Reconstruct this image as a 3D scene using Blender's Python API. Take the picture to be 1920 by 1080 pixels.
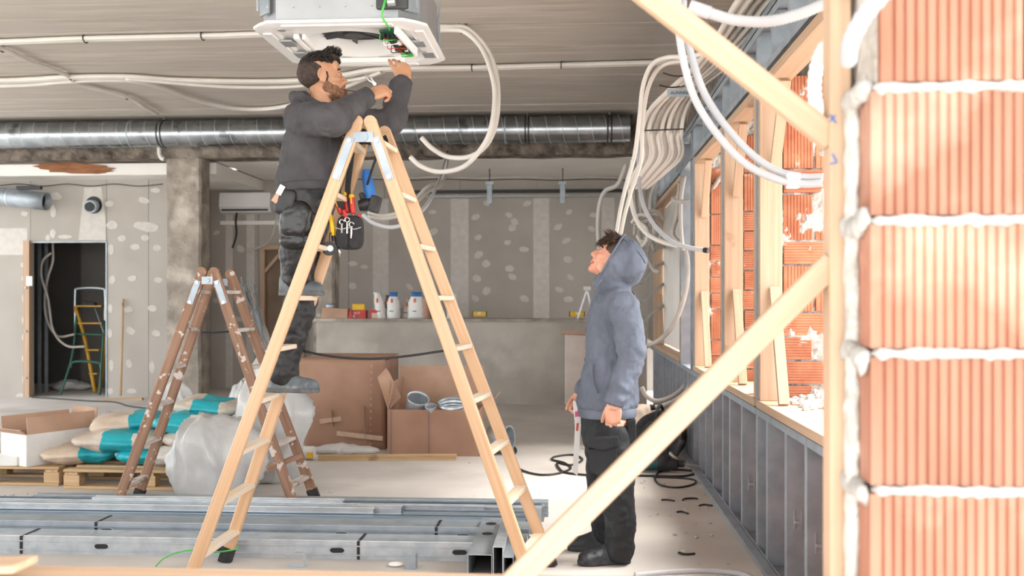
import bpy, bmesh, math, random
import numpy as np
from mathutils import Vector, Matrix, noise
from math import sin, cos, pi, radians, sqrt, atan
for _o in list(bpy.data.objects): bpy.data.objects.remove(_o)
sc = bpy.context.scene; COL = sc.collection
# ------------------------------------------------------------ camera
F = 1800.0; YAW = atan(115/F); HOR = 563.0; CAM = Vector((0, 0, 1.4))
cd = bpy.data.cameras.new('camera'); camo = bpy.data.objects.new('camera', cd); COL.objects.link(camo)
camo.location = CAM; camo.rotation_euler = (pi/2, 0, YAW)
cd.sensor_width = 36; cd.lens = F/1920*36; cd.shift_y = (HOR-540)/1920
cd.clip_start = .05; cd.clip_end = 300
cd.dof.use_dof = True; cd.dof.focus_distance = 5.2; cd.dof.aperture_fstop = 2.9
sc.camera = camo
# ------------------------------------------------------------ world, sun, exposure
w = bpy.data.worlds.new('sky'); sc.world = w; w.use_nodes = True
wn = w.node_tree; bg = wn.nodes['Background']
bg.inputs[0].default_value = (.93, .97, 1, 1); bg.inputs[1].default_value = 2.0
sd = bpy.data.lights.new('sun', 'SUN'); so = bpy.data.objects.new('sun', sd); COL.objects.link(so)
sd.energy = 5.5; sd.angle = radians(35); sd.color = (1, .94, .86)
so.rotation_euler = Vector((-.62, -.1, -.77)).to_track_quat('-Z', 'Y').to_euler()
sc.view_settings.view_transform = 'Standard'; sc.view_settings.look = 'None'
sc.view_settings.gamma = 1; sc.view_settings.use_curve_mapping = False
sc.view_settings.exposure = 1.2
sc.cycles.use_denoising = True; sc.cycles.max_bounces = 9; sc.cycles.diffuse_bounces = 7
sc.cycles.transparent_max_bounces = 12; sc.cycles.sample_clamp_indirect = 6; sc.cycles.caustics_reflective = False
sc.cycles.caustics_refractive = False
R = random.Random(7)
# ------------------------------------------------------------ pixel -> world helpers
def ray(px, py):
    u = (px-960)/F; v = (HOR-py)/F
    return Vector((-sin(YAW)+u*cos(YAW), cos(YAW)+u*sin(YAW), v))
def at(px, py, Y=None, X=None, Z=None):
    d = ray(px, py)
    t = Y/d.y if Y is not None else (X/d.x if X is not None else (Z-1.4)/d.z)
    return CAM+d*t
# ------------------------------------------------------------ materials
def lin(h):
    if isinstance(h, (tuple, list)): return tuple(h[:3])+(1,)
    h = h.lstrip('#'); out = []
    for i in (0, 2, 4):
        c = int(h[i:i+2], 16)/255
        out.append(c/12.92 if c <= .04045 else ((c+.055)/1.055)**2.4)
    return tuple(out)+(1,)
def mat(name, c1, c2=None, rough=.7, metal=0, scale=5, detail=6, stretch=(1, 1, 1), lo=.35, hi=.65, bump=0, bscale=40,
        bstretch=None, c3=None, c3scale=3, c3lo=.6, c3hi=.7, rnd=True, var=0, trans=0, alpha=1, spec=.5, subsurf=0, coat=0, dist=0, bdist=.01):
    m = bpy.data.materials.new(name); m.use_nodes = True; nt = m.node_tree; N = nt.nodes; L = nt.links
    b = N['Principled BSDF']; b.inputs['Roughness'].default_value = rough; b.inputs['Metallic'].default_value = metal
    b.inputs['Specular IOR Level'].default_value = spec; b.inputs['Alpha'].default_value = alpha
    b.inputs['Transmission Weight'].default_value = trans; b.inputs['Coat Weight'].default_value = coat
    if subsurf:
        b.inputs['Subsurface Weight'].default_value = subsurf; b.inputs['Subsurface Radius'].default_value = (.02, .008, .004)
    tc = N.new('ShaderNodeTexCoord'); src = tc.outputs['Object']
    if rnd:
        oi = N.new('ShaderNodeObjectInfo'); mu = N.new('ShaderNodeMath'); mu.operation = 'MULTIPLY'; mu.inputs[1].default_value = 37
        L.new(oi.outputs['Random'], mu.inputs[0])
        va = N.new('ShaderNodeVectorMath'); va.operation = 'ADD'; L.new(src, va.inputs[0]); L.new(mu.outputs[0], va.inputs[1]); src = va.outputs[0]
    def tex(st, s, det):
        mp = N.new('ShaderNodeMapping'); mp.inputs['Scale'].default_value = st; L.new(src, mp.inputs[0])
        n = N.new('ShaderNodeTexNoise'); n.inputs['Scale'].default_value = s; n.inputs['Detail'].default_value = det
        n.inputs['Distortion'].default_value = dist
        L.new(mp.outputs[0], n.inputs['Vector']); return n.outputs[0]
    if c2 is None: b.inputs['Base Color'].default_value = lin(c1); col = None
    else:
        r = N.new('ShaderNodeValToRGB'); r.color_ramp.elements[0].position = lo; r.color_ramp.elements[1].position = hi
        r.color_ramp.elements[0].color = lin(c1); r.color_ramp.elements[1].color = lin(c2)
        L.new(tex(stretch, scale, detail), r.inputs[0]); col = r.outputs[0]
        if c3 is not None:
            r2 = N.new('ShaderNodeValToRGB'); r2.color_ramp.elements[0].position = c3lo; r2.color_ramp.elements[1].position = c3hi
            L.new(tex((1, 1, 1), c3scale, 8), r2.inputs[0])
            mx = N.new('ShaderNodeMixRGB'); L.new(r2.outputs[0], mx.inputs[0]); L.new(col, mx.inputs[1]); mx.inputs[2].default_value = lin(c3); col = mx.outputs[0]
        if var:
            hs = N.new('ShaderNodeHueSaturation'); mr = N.new('ShaderNodeMapRange'); oi2 = N.new('ShaderNodeObjectInfo')
            mr.inputs[3].default_value = 1-var; mr.inputs[4].default_value = 1+var
            L.new(oi2.outputs['Random'], mr.inputs[0]); L.new(mr.outputs[0], hs.inputs['Value']); L.new(col, hs.inputs['Color']); col = hs.outputs[0]
        L.new(col, b.inputs['Base Color'])
    if bump:
        bp = N.new('ShaderNodeBump'); bp.inputs['Strength'].default_value = bump; bp.inputs['Distance'].default_value = bdist
        L.new(tex(bstretch or stretch, bscale, 5), bp.inputs['Height']); L.new(bp.outputs[0], b.inputs['Normal'])
    return m
M = {}
M['floor'] = mat('floor_screed', '#c0bbb6', '#d2cec9', .75, scale=1.4, detail=9, c3='#ada69f', c3scale=.9, c3lo=.58, c3hi=.78, bump=.08, bscale=60, rnd=False)
M['ceil'] = mat('board_marked_concrete', '#b3aba2', '#d3ccc3', .85, scale=3.0, detail=12, stretch=(.35, 5, 1), lo=.3, hi=.7, c3='#c3bcb5', c3scale=1.3, c3lo=.45, c3hi=.62, var=.07, bump=.2, bscale=9, bstretch=(.2, 9, 1))
M['conc'] = mat('raw_concrete', '#857d74', '#b1a89d', .9, scale=5, detail=12, lo=.3, hi=.68, c3='#cac2b7', c3scale=2.2, c3lo=.56, c3hi=.66, bump=.7, bscale=22, bdist=.02)
M['beam'] = mat('rough_beam_concrete', '#3f3630', '#8b8075', .95, scale=7, detail=14, lo=.32, hi=.66, c3='#9d9388', c3scale=1.6, c3lo=.58, c3hi=.66, bump=.9, bscale=25, bdist=.03)
M['screed'] = mat('cement_render', '#a29c93', '#bdb7ae', .8, scale=1.6, detail=9, c3='#cbc6bd', c3scale=1.2, c3lo=.6, c3hi=.75, bump=.06, bscale=20)
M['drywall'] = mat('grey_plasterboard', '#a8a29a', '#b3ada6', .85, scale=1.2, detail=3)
M['dryshade'] = mat('plasterboard_shade_darkened', '#6a6763', '#77736f', .9, scale=1.2)  # the same plasterboard, with the unlit room's shade put into its colour
M['putty'] = mat('joint_putty', '#c6c1bb', '#d0cbc5', .85, scale=12)
M['white'] = mat('white_plaster', '#eceae6', '#f2f0ed', .8, scale=2)
M['brown'] = mat('torn_brown_board', '#7a5138', '#a87350', .95, scale=14, stretch=(.3, 2, 2), lo=.3, hi=.7)
M['galv'] = mat('galvanised_steel', '#b4bfc8', '#d0d7dd', .33, .55, scale=14, detail=3, lo=.3, hi=.7, bump=.02, bscale=8)
M['galvd'] = mat('dull_galvanised_steel', '#98a2ab', '#aab3bb', .5, .55, scale=10, detail=3)
M['duct'] = mat('spiral_duct_steel', '#9aa0a5', '#b6bbc0', .26, 1, scale=6, detail=4, c3='#7c8287', c3scale=4, c3lo=.62, c3hi=.68, bump=.03, bscale=5)
M['dark'] = mat('black_plastic', '#17171a', '#222225', .5, scale=20)
M['rubber'] = mat('black_rubber', '#1d1d1f', '#3a3a3c', .8, scale=25)
M['timber'] = mat('sawn_spruce', '#b4947a', '#c4a88d', .6, scale=3, detail=8, stretch=(.5, 14, 14), lo=.3, hi=.7, c3='#a07a58', c3scale=2.6, c3lo=.7, c3hi=.76, var=.05, bump=.05, bscale=30)
M['ladder'] = mat('varnished_pine', '#bf9975', '#d0ad8a', .42, scale=3.2, detail=7, stretch=(.5, 16, 16), lo=.3, hi=.7, var=.04)
M['tread'] = mat('pale_beech_tread', '#dfc7a9', '#ead9c2', .55, scale=5, stretch=(.5, 12, 12), c3='#d9d3cc', c3scale=12, c3lo=.5, c3hi=.7)
M['oldwood'] = mat('weathered_brown_wood', '#7b5a45', '#a3806a', .75, scale=4, detail=9, stretch=(.5, 9, 9), lo=.3, hi=.7, c3='#cfc4bb', c3scale=16, c3lo=.6, c3hi=.64)
M['oldtread'] = mat('dusty_old_tread', '#b7aba2', '#d6cec7', .8, scale=9, stretch=(1, 4, 4), c3='#8f7666', c3scale=9, c3lo=.6, c3hi=.66)
M['pallet'] = mat('pallet_wood', '#b08f68', '#cdb08a', .8, scale=4, stretch=(.5, 10, 10), var=.12, c3='#8d7358', c3scale=4, c3lo=.6, c3hi=.7)
M['brick'] = mat('hollow_clay_brick', '#ae6a4d', '#c08162', .9, scale=9, detail=6, var=.12, c3='#e3b79c', c3scale=6, c3lo=.62, c3hi=.72, bump=.2, bscale=60)
M['brickf'] = mat('pale_clay_brick', '#9c6853', '#ac7b66', .85, scale=4, detail=6, stretch=(3, 3, .5), var=.07, c3='#bd9884', c3scale=3, c3lo=.52, c3hi=.68, bump=.15, bscale=70)
M['mortar'] = mat('grey_mortar', '#b5b0a9', '#d3cfc9', .95, scale=14, detail=8, bump=.8, bscale=45, bdist=.02)
M['mortarw'] = mat('pale_mortar', '#a19e9a', '#b5b2ae', .95, scale=14, detail=8, bump=.5, bscale=60, bdist=.01)
M['pvc'] = mat('white_pvc_conduit', '#dcd8d2', '#e6e2dc', .5, scale=3)
M['pvcw'] = mat('bright_corrugated_conduit', '#b2b4b8', '#bfc1c4', .45, scale=3)
M['pvcg'] = mat('dusty_conduit', '#aaa59f', '#bdb8b1', .6, scale=6)
M['card'] = mat('brown_cardboard', '#9d7a66', '#ad8a75', .85, scale=3, detail=6, var=.03, bump=.05, bscale=60, bstretch=(1, 1, .1))
M['cardl'] = mat('light_cardboard', '#b3927c', '#c3a28b', .85, scale=4)
M['ground'] = mat('outside_ground', '#cfcbc4', '#dcd8d2', .95, scale=2)
# ------------------------------------------------------------ mesh builder
ORG = {}
def rotm(axis, ang): return Matrix.Rotation(ang, 3, axis)
def frame(d, up=Vector((0, 0, 1))):
    x = d.normalized()
    if abs(x.dot(up)) > .995: up = Vector((0, 1, 0)) if abs(x.y) < .9 else Vector((1, 0, 0))
    y = up.cross(x).normalized(); z = x.cross(y)
    return Matrix((x, y, z)).transposed()
class MB:
    def __init__(s): s.v = []; s.f = []
    def add(s, vs, fs):
        n = len(s.v); s.v += [Vector(v) for v in vs]; s.f += [tuple(i+n for i in f) for f in fs]; return s
    def box(s, c, d, m=None):
        c = Vector(c); hx, hy, hz = d[0]/2, d[1]/2, d[2]/2; m = m or Matrix.Identity(3)
        vs = [c+m@Vector((x*hx, y*hy, z*hz)) for x in (-1, 1) for y in (-1, 1) for z in (-1, 1)]
        return s.add(vs, [(0, 1, 3, 2), (4, 6, 7, 5), (0, 4, 5, 1), (2, 3, 7, 6), (0, 2, 6, 4), (1, 5, 7, 3)])
    def box2(s, a, b): return s.box([(p+q)/2 for p, q in zip(a, b)], [abs(q-p) for p, q in zip(a, b)])
    def bar(s, p0, p1, wd, h, up=Vector((0, 0, 1))):
        p0, p1 = Vector(p0), Vector(p1); return s.box((p0+p1)/2, ((p1-p0).length, wd, h), frame(p1-p0, up))
    def tube(s, pts, r, n=8, caps=True):
        pts = [Vector(p) for p in pts]; k = len(pts); rs = r if isinstance(r, (list, tuple)) else [r]*k
        t0 = (pts[1]-pts[0]).normalized(); nrm = Vector((0, 0, 1))
        if abs(t0.dot(nrm)) > .9: nrm = Vector((0, 1, 0))
        vs = []
        for i, p in enumerate(pts):
            t = (pts[min(i+1, k-1)]-pts[max(i-1, 0)])
            t = t.normalized() if t.length > 1e-9 else t0
            nrm = nrm-t*nrm.dot(t)
            if nrm.length < 1e-6: nrm = t.orthogonal()
            nrm.normalize(); bn = t.cross(nrm)
            for j in range(n):
                a = 2*pi*j/n; vs.append(p+(nrm*cos(a)+bn*sin(a))*rs[i])
        fs = [(i*n+j, i*n+(j+1) % n, (i+1)*n+(j+1) % n, (i+1)*n+j) for i in range(k-1) for j in range(n)]
        if caps: fs += [tuple(range(n-1, -1, -1)), tuple((k-1)*n+j for j in range(n))]
        return s.add(vs, fs)
    def cyl(s, p0, p1, r0, r1=None, n=16): return s.tube([p0, p1], [r0, r0 if r1 is None else r1], n)
    def ell(s, c, r, m=None, nu=16, nv=10, p=1.0):
        c = Vector(c); m = m or Matrix.Identity(3); vs = []; fs = []
        def pw(x): return math.copysign(abs(x)**p, x)
        for i in range(1, nv):
            th = pi*i/nv
            for j in range(nu):
                ph = 2*pi*j/nu
                vs.append(c+m@Vector((r[0]*pw(sin(th))*pw(cos(ph)), r[1]*pw(sin(th))*pw(sin(ph)), r[2]*pw(cos(th)))))
        for i in range(nv-2):
            for j in range(nu): fs.append((i*nu+j, (i+1)*nu+j, (i+1)*nu+(j+1) % nu, i*nu+(j+1) % nu))
        vs += [c+m@Vector((0, 0, r[2])), c-m@Vector((0, 0, r[2]))]; a = len(vs)-2
        for j in range(nu): fs += [(a, j, (j+1) % nu), (a+1, (nv-2)*nu+(j+1) % nu, (nv-2)*nu+j)]
        return s.add(vs, fs)
    def loft(s, rings):
        n = len(rings[0]); vs = [v for r in rings for v in r]; k = len(rings)
        fs = [(i*n+j, i*n+(j+1) % n, (i+1)*n+(j+1) % n, (i+1)*n+j) for i in range(k-1) for j in range(n)]
        fs += [tuple(range(n-1, -1, -1)), tuple((k-1)*n+j for j in range(n))]
        return s.add(vs, fs)
    def prism(s, poly, d):
        n = len(poly); poly = [Vector(p) for p in poly]; d = Vector(d)
        fs = [tuple(range(n-1, -1, -1)), tuple(range(n, 2*n))]+[(i, (i+1) % n, n+(i+1) % n, n+i) for i in range(n)]
        return s.add(poly+[p+d for p in poly], fs)
    def sheet(s, fn, nu, nv, th=0):
        vs = [Vector(fn(i/nu, j/nv)) for i in range(nu+1) for j in range(nv+1)]
        fs = [(i*(nv+1)+j, (i+1)*(nv+1)+j, (i+1)*(nv+1)+j+1, i*(nv+1)+j+1) for i in range(nu) for j in range(nv)]
        return s.add(vs, fs)
    def build(s, name, m, parent=None, smooth=False, bevel=0, solid=0, org=None):
        me = bpy.data.meshes.new(name)
        if parent is not None: o0 = ORG[parent.name]
        elif org is not None: o0 = Vector(org)
        else:
            lo = Vector([min(v[i] for v in s.v) for i in range(3)]); hi = Vector([max(v[i] for v in s.v) for i in range(3)])
            o0 = Vector(((lo.x+hi.x)/2, (lo.y+hi.y)/2, lo.z))
        me.from_pydata([v-o0 for v in s.v], [], s.f)
        bm = bmesh.new(); bm.from_mesh(me); bmesh.ops.recalc_face_normals(bm, faces=bm.faces); bm.to_mesh(me); bm.free()
        if smooth: me.polygons.foreach_set('use_smooth', [True]*len(me.polygons))
        me.materials.append(M[m] if isinstance(m, str) else m)
        o = bpy.data.objects.new(name, me); COL.objects.link(o)
        if parent is not None: o.parent = parent
        else: o.location = o0
        ORG[o.name] = o0
        if smooth == 'auto':
            for p in me.polygons: p.use_smooth = True
            me.set_sharp_from_angle(angle=radians(40))
        if solid:
            md = o.modifiers.new('solid', 'SOLIDIFY'); md.thickness = solid; md.offset = 0
        if bevel:
            md = o.modifiers.new('bevel', 'BEVEL'); md.width = bevel; md.segments = 2; md.limit_method = 'ANGLE'
        return o
def tag(o, label=None, cat=None, group=None, kind=None):
    if label: o['label'] = label
    if cat: o['category'] = cat
    if group: o['group'] = group
    if kind: o['kind'] = kind
    return o
def empty(name, loc, label=None, cat=None, group=None, kind=None):
    o = bpy.data.objects.new(name, None); COL.objects.link(o); o.location = Vector(loc); o.empty_display_size = .1
    ORG[o.name] = Vector(loc); return tag(o, label, cat, group, kind)
def timber(name, p0, p1, wd, h, m='timber', parent=None, up=Vector((0, 0, 1)), bevel=.002, roll=0, ends=None):
    """a straight piece with its own local x along its length, so the grain follows it"""
    p0, p1 = Vector(p0), Vector(p1); L = (p1-p0).length; fr = frame(p1-p0, up)
    if roll: fr = fr @ Matrix.Rotation(roll, 3, 'X')
    mb = MB(); mb.box((0, 0, 0), (L, wd, h)); me = bpy.data.meshes.new(name); me.from_pydata(mb.v, [], mb.f)
    bm = bmesh.new(); bm.from_mesh(me); bmesh.ops.recalc_face_normals(bm, faces=bm.faces)
    if bevel: bmesh.ops.bevel(bm, geom=list(bm.edges), offset=bevel, segments=1, affect='EDGES')
    bm.to_mesh(me); bm.free()
    me.materials.append(M[m]); o = bpy.data.objects.new(name, me); COL.objects.link(o)
    c = (p0+p1)/2
    if parent is not None: o.parent = parent; o.matrix_local = Matrix.Translation(c-ORG[parent.name]) @ fr.to_4x4()
    else: o.matrix_world = Matrix.Translation(c) @ fr.to_4x4()
    ORG[o.name] = c; return o
def piece(name, me, loc, parent, rot=None, scale=None):
    o = bpy.data.objects.new(name, me); COL.objects.link(o); o.parent = parent; o.location = Vector(loc)-ORG[parent.name]
    if rot is not None: o.rotation_euler = rot
    if scale is not None: o.scale = scale
    ORG[o.name] = Vector(loc); return o
def spline(pts, n=8):
    pts = [Vector(p) for p in pts]; out = []
    P = [pts[0]*2-pts[1]]+pts+[pts[-1]*2-pts[-2]]
    for i in range(1, len(P)-2):
        a, b, c, d = P[i-1:i+3]
        for k in range(n):
            t = k/n
            out.append(.5*((2*b)+(c-a)*t+(2*a-5*b+4*c-d)*t*t+(3*b-a-3*c+d)*t**3))
    out.append(pts[-1]); return out
def resample(pts, step):
    out = [pts[0]]; acc = 0
    for a, b in zip(pts, pts[1:]):
        L = (b-a).length
        if L < 1e-9: continue
        pos = step-acc
        while pos <= L: out.append(a+(b-a)*(pos/L)); pos += step
        acc = (acc+L) % step
    return out
def text(body, name, loc, size, m, parent, rot=(pi/2, 0, 0), ext=.0006, align='LEFT'):
    cu = bpy.data.curves.new(name, 'FONT'); cu.body = body; cu.size = size; cu.extrude = ext; cu.align_x = align
    t = bpy.data.objects.new('lettering_source', cu); COL.objects.link(t)
    me = bpy.data.meshes.new_from_object(t.evaluated_get(bpy.context.evaluated_depsgraph_get()))
    bpy.data.objects.remove(t); bpy.data.curves.remove(cu); me.materials.clear(); me.materials.append(M[m])
    o = bpy.data.objects.new(name, me); COL.objects.link(o)
    o.parent = parent; o.location = Vector(loc)-ORG[parent.name]; o.rotation_euler = rot; return o
def nz(p, s=1.0): return noise.noise(Vector(p)*s)
# ============================================================ the setting
ZC = 3.82; XW = 1.02
MB().box2((-12, 2.0, -.2), (3.2, 17.5, 0)).build('floor', 'floor')['kind'] = 'structure'
MB().box2((-60, -60, -.5), (60, 80, -.22)).build('ground_outside', 'ground')['kind'] = 'structure'
ce = MB().box2((-10.4, -1.6, ZC+.03), (1.75, 17.5, ZC+.3)).build('ceiling', 'conc'); ce['kind'] = 'structure'  # unseen overhang towards the camera and rear extension added to block sky light
y = 2.0; k = 0
while y < 12.55:
    wd = [.37, .42, .33, .39][k % 4]
    o = MB().box2((-10, y+.006, 0), (2.0, y+wd-.006, .02)).build('board_mark', 'ceil', None)
    o.parent = ce; o.location = Vector((-4, y+wd/2, ZC+R.uniform(-.006, .004)))-ORG[ce.name]; o.rotation_euler = (0, 0, R.uniform(-.0012, .0012))
    y += wd; k += 1
# beam and columns of raw concrete
bm_ = MB(); n = 60
ringp = []
for i in range(n+1):
    x = -10+11.5*i/n; j = lambda s: .018*nz((x*3, s*7.3, 1.7))
    ringp.append([Vector((x, 12.6+j(1), 3.31+j(2))), Vector((x, 12.6+j(3), ZC+.01)), Vector((x, 12.95, ZC+.01)), Vector((x, 12.95, 3.31+j(4)))])
bm_.loft(ringp).build('beam', 'beam')['kind'] = 'structure'
def rough_col(name, x0, x1, y0, y1, z1):
    mb = MB(); n = 40; rings = []
    for i in range(n+1):
        z = z1*i/n; j = lambda s: .012*nz((z*4, s*5.1, x0))
        rings.append([Vector((x0+j(1), y0+j(2), z)), Vector((x1-.03+j(3), y0+j(4), z)), Vector((x1+j(5), y0+.03+j(6), z)), Vector((x1+j(7), y1, z)), Vector((x0+j(8), y1, z))])
    o = mb.loft(rings).build(name, 'conc'); o['kind'] = 'structure'; return o
rough_col('column_1', at(313, 500, Y=12.62).x, at(376, 500, Y=12.62).x, 12.62, 12.94, 3.31)
rough_col('column_2', at(588, 500, Y=13.5).x, at(626, 500, Y=13.5).x, 13.5, 13.8, 3.31)
# rear lower ceilings of white plaster
o = MB().box2((-9.9, 12.96, 3.14), (-4.92, 15.2, 3.3)).build('ceiling_low', 'white'); o['kind'] = 'structure'
MB().box2((-4.91, 12.96, 3.31), (2, 15.2, 3.45)).build('ceiling_rear', 'white')['kind'] = 'structure'
# torn patch in the white fascia
mb = MB(); c = at(140, 315, Y=12.93)
mb.box((0, 0, 0), (0, 0, 0)); mb = MB()
pts = []
for i in range(26):
    a = 2*pi*i/26; r = 1+.28*nz((cos(a)*2.2, sin(a)*2.2, 4))
    pts.append(Vector((c.x+.52*r*cos(a)*(1+.12*(i % 2)), 12.935, c.z+.075*r*sin(a)-.03*cos(a))))
o = mb.prism(pts, (0, .022, 0)).build('torn_patch', 'brown', bpy.data.objects['ceiling_low'])
# partition with the door opening
YP = 13.45
wl = empty('wall_left', (-7, YP, 0), kind='structure')
DX0, DX1 = at(57, 600, Y=YP).x, at(200, 600, Y=YP).x; DZT = at(130, 454, Y=YP).z; PXE = at(318, 600, Y=YP).x
def panel(x0, x1, z0, z1, y, th, parent, m='drywall', name='plasterboard_panel'):
    return MB().box2((x0+.003, y, z0), (x1-.003, y+th, z1)).build(name, m, parent)
for x0, x1, z0, z1 in ((-10, -9.2, 0, 3.14), (-9.2, DX0, 0, 3.14), (DX0, DX1, DZT, 3.14), (DX1, DX1+.62, 0, 3.14), (DX1+.62, PXE, 0, 3.14)):
    panel(x0, x1, z0, z1, YP, .1, wl)
MB().box2((-9.2, YP-.004, at(20, 478, Y=YP).z), (at(52, 450, Y=YP).x, YP, at(20, 428, Y=YP).z)).build('putty_band', 'putty', wl)
# wall with the paler upright skim right of the vent
def blob(c, rx, rz, rot, parent, y, seed, m='putty', name='putty_patch', th=.004):
    pts = []
    for i in range(14):
        a = 2*pi*i/14; r = 1+.22*nz((cos(a)*1.6+seed, sin(a)*1.6, seed*3.1))
        dx, dz = rx*r*cos(a), rz*r*sin(a)
        pts.append(Vector((c.x+dx*cos(rot)-dz*sin(rot), y-th, c.z+dx*sin(rot)+dz*cos(rot))))
    return MB().prism(pts, (0, th, 0)).build(name, m, parent)
P_left = [(211, 422, 12, 8, 0), (274, 425, 26, 9, -.15), (229, 447, 9, 6, .2), (272, 446, 8, 6, 0), (254, 463, 10, 6, 0), (295, 465, 9, 6, 0),
 (208, 468, 6, 10, 0), (248, 522, 9, 6, .2), (297, 525, 9, 5, 0), (210, 525, 6, 9, -.2), (286, 578, 10, 6, -.1), (241, 580, 9, 6, 0), (207, 578, 5, 9, 0), (206, 625, 5, 10, 0), (245, 620, 10, 7, -.6), (293, 625, 9, 6, -.2),
 (209, 684, 5, 11, 0), (242, 682, 6, 9, .4), (285, 688, 6, 11, 0), (207, 733, 6, 6, 0), (247, 733, 9, 5, 0), (205, 382, 9, 6, 0), (270, 376, 11, 6, -.2), (292, 357, 10, 5, 0), (105, 368, 12, 8, 0), (100, 397, 6, 12, 0), (46, 401, 7, 5, 0),
 (99, 438, 6, 9, 0), (122, 444, 14, 4, 0), (90, 446, 5, 6, 0), (43, 497, 4, 5, 0), (45, 522, 4, 5, 0), (44, 560, 3, 8, 0), (45, 600, 4, 8, 0), (44, 632, 3, 6, 0), (44, 672, 3, 6, 0), (45, 712, 4, 8, 0), (38, 744, 9, 7, .4)]
for i, (px, py, rx, rz, rt) in enumerate(P_left):
    blob(at(px, py, Y=YP), rx*YP/F, rz*YP/F, rt, wl, YP, i*1.7)
mb = MB(); mb.prism([at(x, y_, Y=YP-.004) for x, y_ in ((147, 450), (152, 405), (158, 352), (190, 350), (198, 410), (199, 450))], (0, .004, 0)); mb.build('putty_skim', 'putty', wl)
# door opening: timber jamb and steel edge
d1 = empty('door_1', (-7.1, YP, 0), kind='structure')
timber('jamb', (DX0-.03, YP-.02, 0), (DX0-.03, YP-.02, DZT+.02), .09, .08, 'timber', d1, up=Vector((0, 1, 0)))
timber('edge_trim', (DX1, YP-.005, 0), (DX1, YP-.005, DZT), .02, .02, 'galvd', d1)
timber('edge_trim', (DX0, YP-.005, DZT), (DX1, YP-.005, DZT), .02, .02, 'galvd', d1)
for z in (.28, .95, 1.58): MB().cyl((DX0-.03, YP-.085, z), (DX0-.03, YP-.06, z), .014, n=10).build('bolt_head', 'galvd', d1)
# dark room behind the door
MB().box2((-9.2, 15.6, 0), (PXE-.1, 15.7, 3.14)).build('wall_dark_room_back', 'dryshade')['kind'] = 'structure'
MB().box2((-9.2, YP+.1, 0), (-9.1, 15.6, 3.14)).build('wall_dark_room_left', 'dryshade')['kind'] = 'structure'
MB().box2((at(152, 600, Y=14.9).x, 14.9, 0), (PXE-.1, 15.0, 3.14)).build('wall_dark_room_corner', 'dryshade')['kind'] = 'structure'
# return wall and back wall
MB().box2((PXE-.1, YP+.1, 0), (PXE, 15.0, 3.14)).build('wall_return', 'drywall')['kind'] = 'structure'
YB = 15.0
wb = empty('wall_back', (-2, YB, 0), kind='structure')
xs = [PXE, -5.0, -4.2, -3.55, -2.98, -1.78, -.56, .58, 1.6]
for a, b in zip(xs, xs[1:]): panel(a, b, 0, 3.31, YB, .1, wb)
for px, wpx in ((862, 34), (1015, 30), (714, 30), (1140, 24), (470, 16), (430, 14)):
    x = at(px, 500, Y=YB).x; hw = wpx/2*YB/F
    MB().box2((x-hw, YB-.004, 0), (x+hw, YB, 3.0)).build('joint_tape', 'putty', wb)
P_back = []
for px, ys in ((765, (405, 455, 540, 590)), (810, (398, 430, 545)), (895, (405, 440, 480, 520, 560)), (915, (385, 492, 548)), (955, (400, 455, 500)), (962, (412, 428, 515)), (985, (385, 470, 560)), (1066, (400, 452, 486, 518, 560)), (1045, (430, 540)), (1110, (400, 430)), (665, (493, 540, 590)), (685, (505,)), (410, (440, 520, 560)), (450, (470, 600)), (520, (420, 480))):
    for yy in ys: P_back.append((px+R.uniform(-4, 4), yy+R.uniform(-5, 5)))
for i, (px, py) in enumerate(P_back):
    blob(at(px, py, Y=YB), R.uniform(6, 9)*YB/F, R.uniform(4, 7)*YB/F, R.uniform(-.7, .7), wb, YB, i*2.3+90)
MB().box2((-10, 17.3, 0), (2, 17.4, 3.8)).build('wall_far', 'dryshade')['kind'] = 'structure'
ws = empty('wall_side', (-10, 8, 0), kind='structure')  # unseen side, left open between added piers to let more sky light in
MB().box2((-10.2, 13.45, 0), (-10, 17.4, 3.82)).build('end_core', 'white', ws)
for yy in (2.2, 7.8): MB().box2((-10.2, yy-.15, 0), (-9.9, yy+.15, 3.82)).build('pier_core', 'white', ws)
# bar counter
ctr = empty('bar_counter', (-1.2, 13.1, 0), 'long grey cement bar counter with a dark top slab', 'counter')
MB().box2((-3.5, 12.9, 0), (.98, 13.35, 1.115)).build('counter_body', 'screed', ctr)
MB().box2((-3.55, 12.86, 1.115), (.99, 13.4, 1.15)).build('counter_top', 'conc', ctr)
# ---- right stud wall
wr = empty('wall_right', (XW, 8, 0), kind='structure')
def stud_mesh(h, wd=.1, fl=.05, lip=.008, t=.003):
    # C profile: web faces -y, flanges run back in +y
    prof = [(-wd/2, 0), (wd/2, 0), (wd/2, fl), (wd/2-lip, fl), (wd/2-lip, fl-t), (wd/2-t, fl-t), (wd/2-t, t), (-wd/2+t, t), (-wd/2+t, fl-t), (-wd/2+lip, fl-t), (-wd/2+lip, fl), (-wd/2, fl)]
    mb = MB(); mb.prism([Vector((x, y_, 0)) for x, y_ in prof], (0, 0, h)); return mb
def share(mb, name, m, smooth=False):
    me = bpy.data.meshes.new(name); me.from_pydata(mb.v, [], mb.f); bm = bmesh.new(); bm.from_mesh(me); bmesh.ops.recalc_face_normals(bm, faces=bm.faces); bm.to_mesh(me); bm.free()
    me.materials.append(M[m])
    if smooth: me.polygons.foreach_set('use_smooth', [True]*len(me.polygons))
    return me
ZS = .80
low = share(stud_mesh(ZS-.01), 'steel_stud', 'galvd'); full = share(stud_mesh(2.88), 'steel_stud', 'galvd'); top = share(stud_mesh(.27), 'steel_stud', 'galvd')
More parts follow.
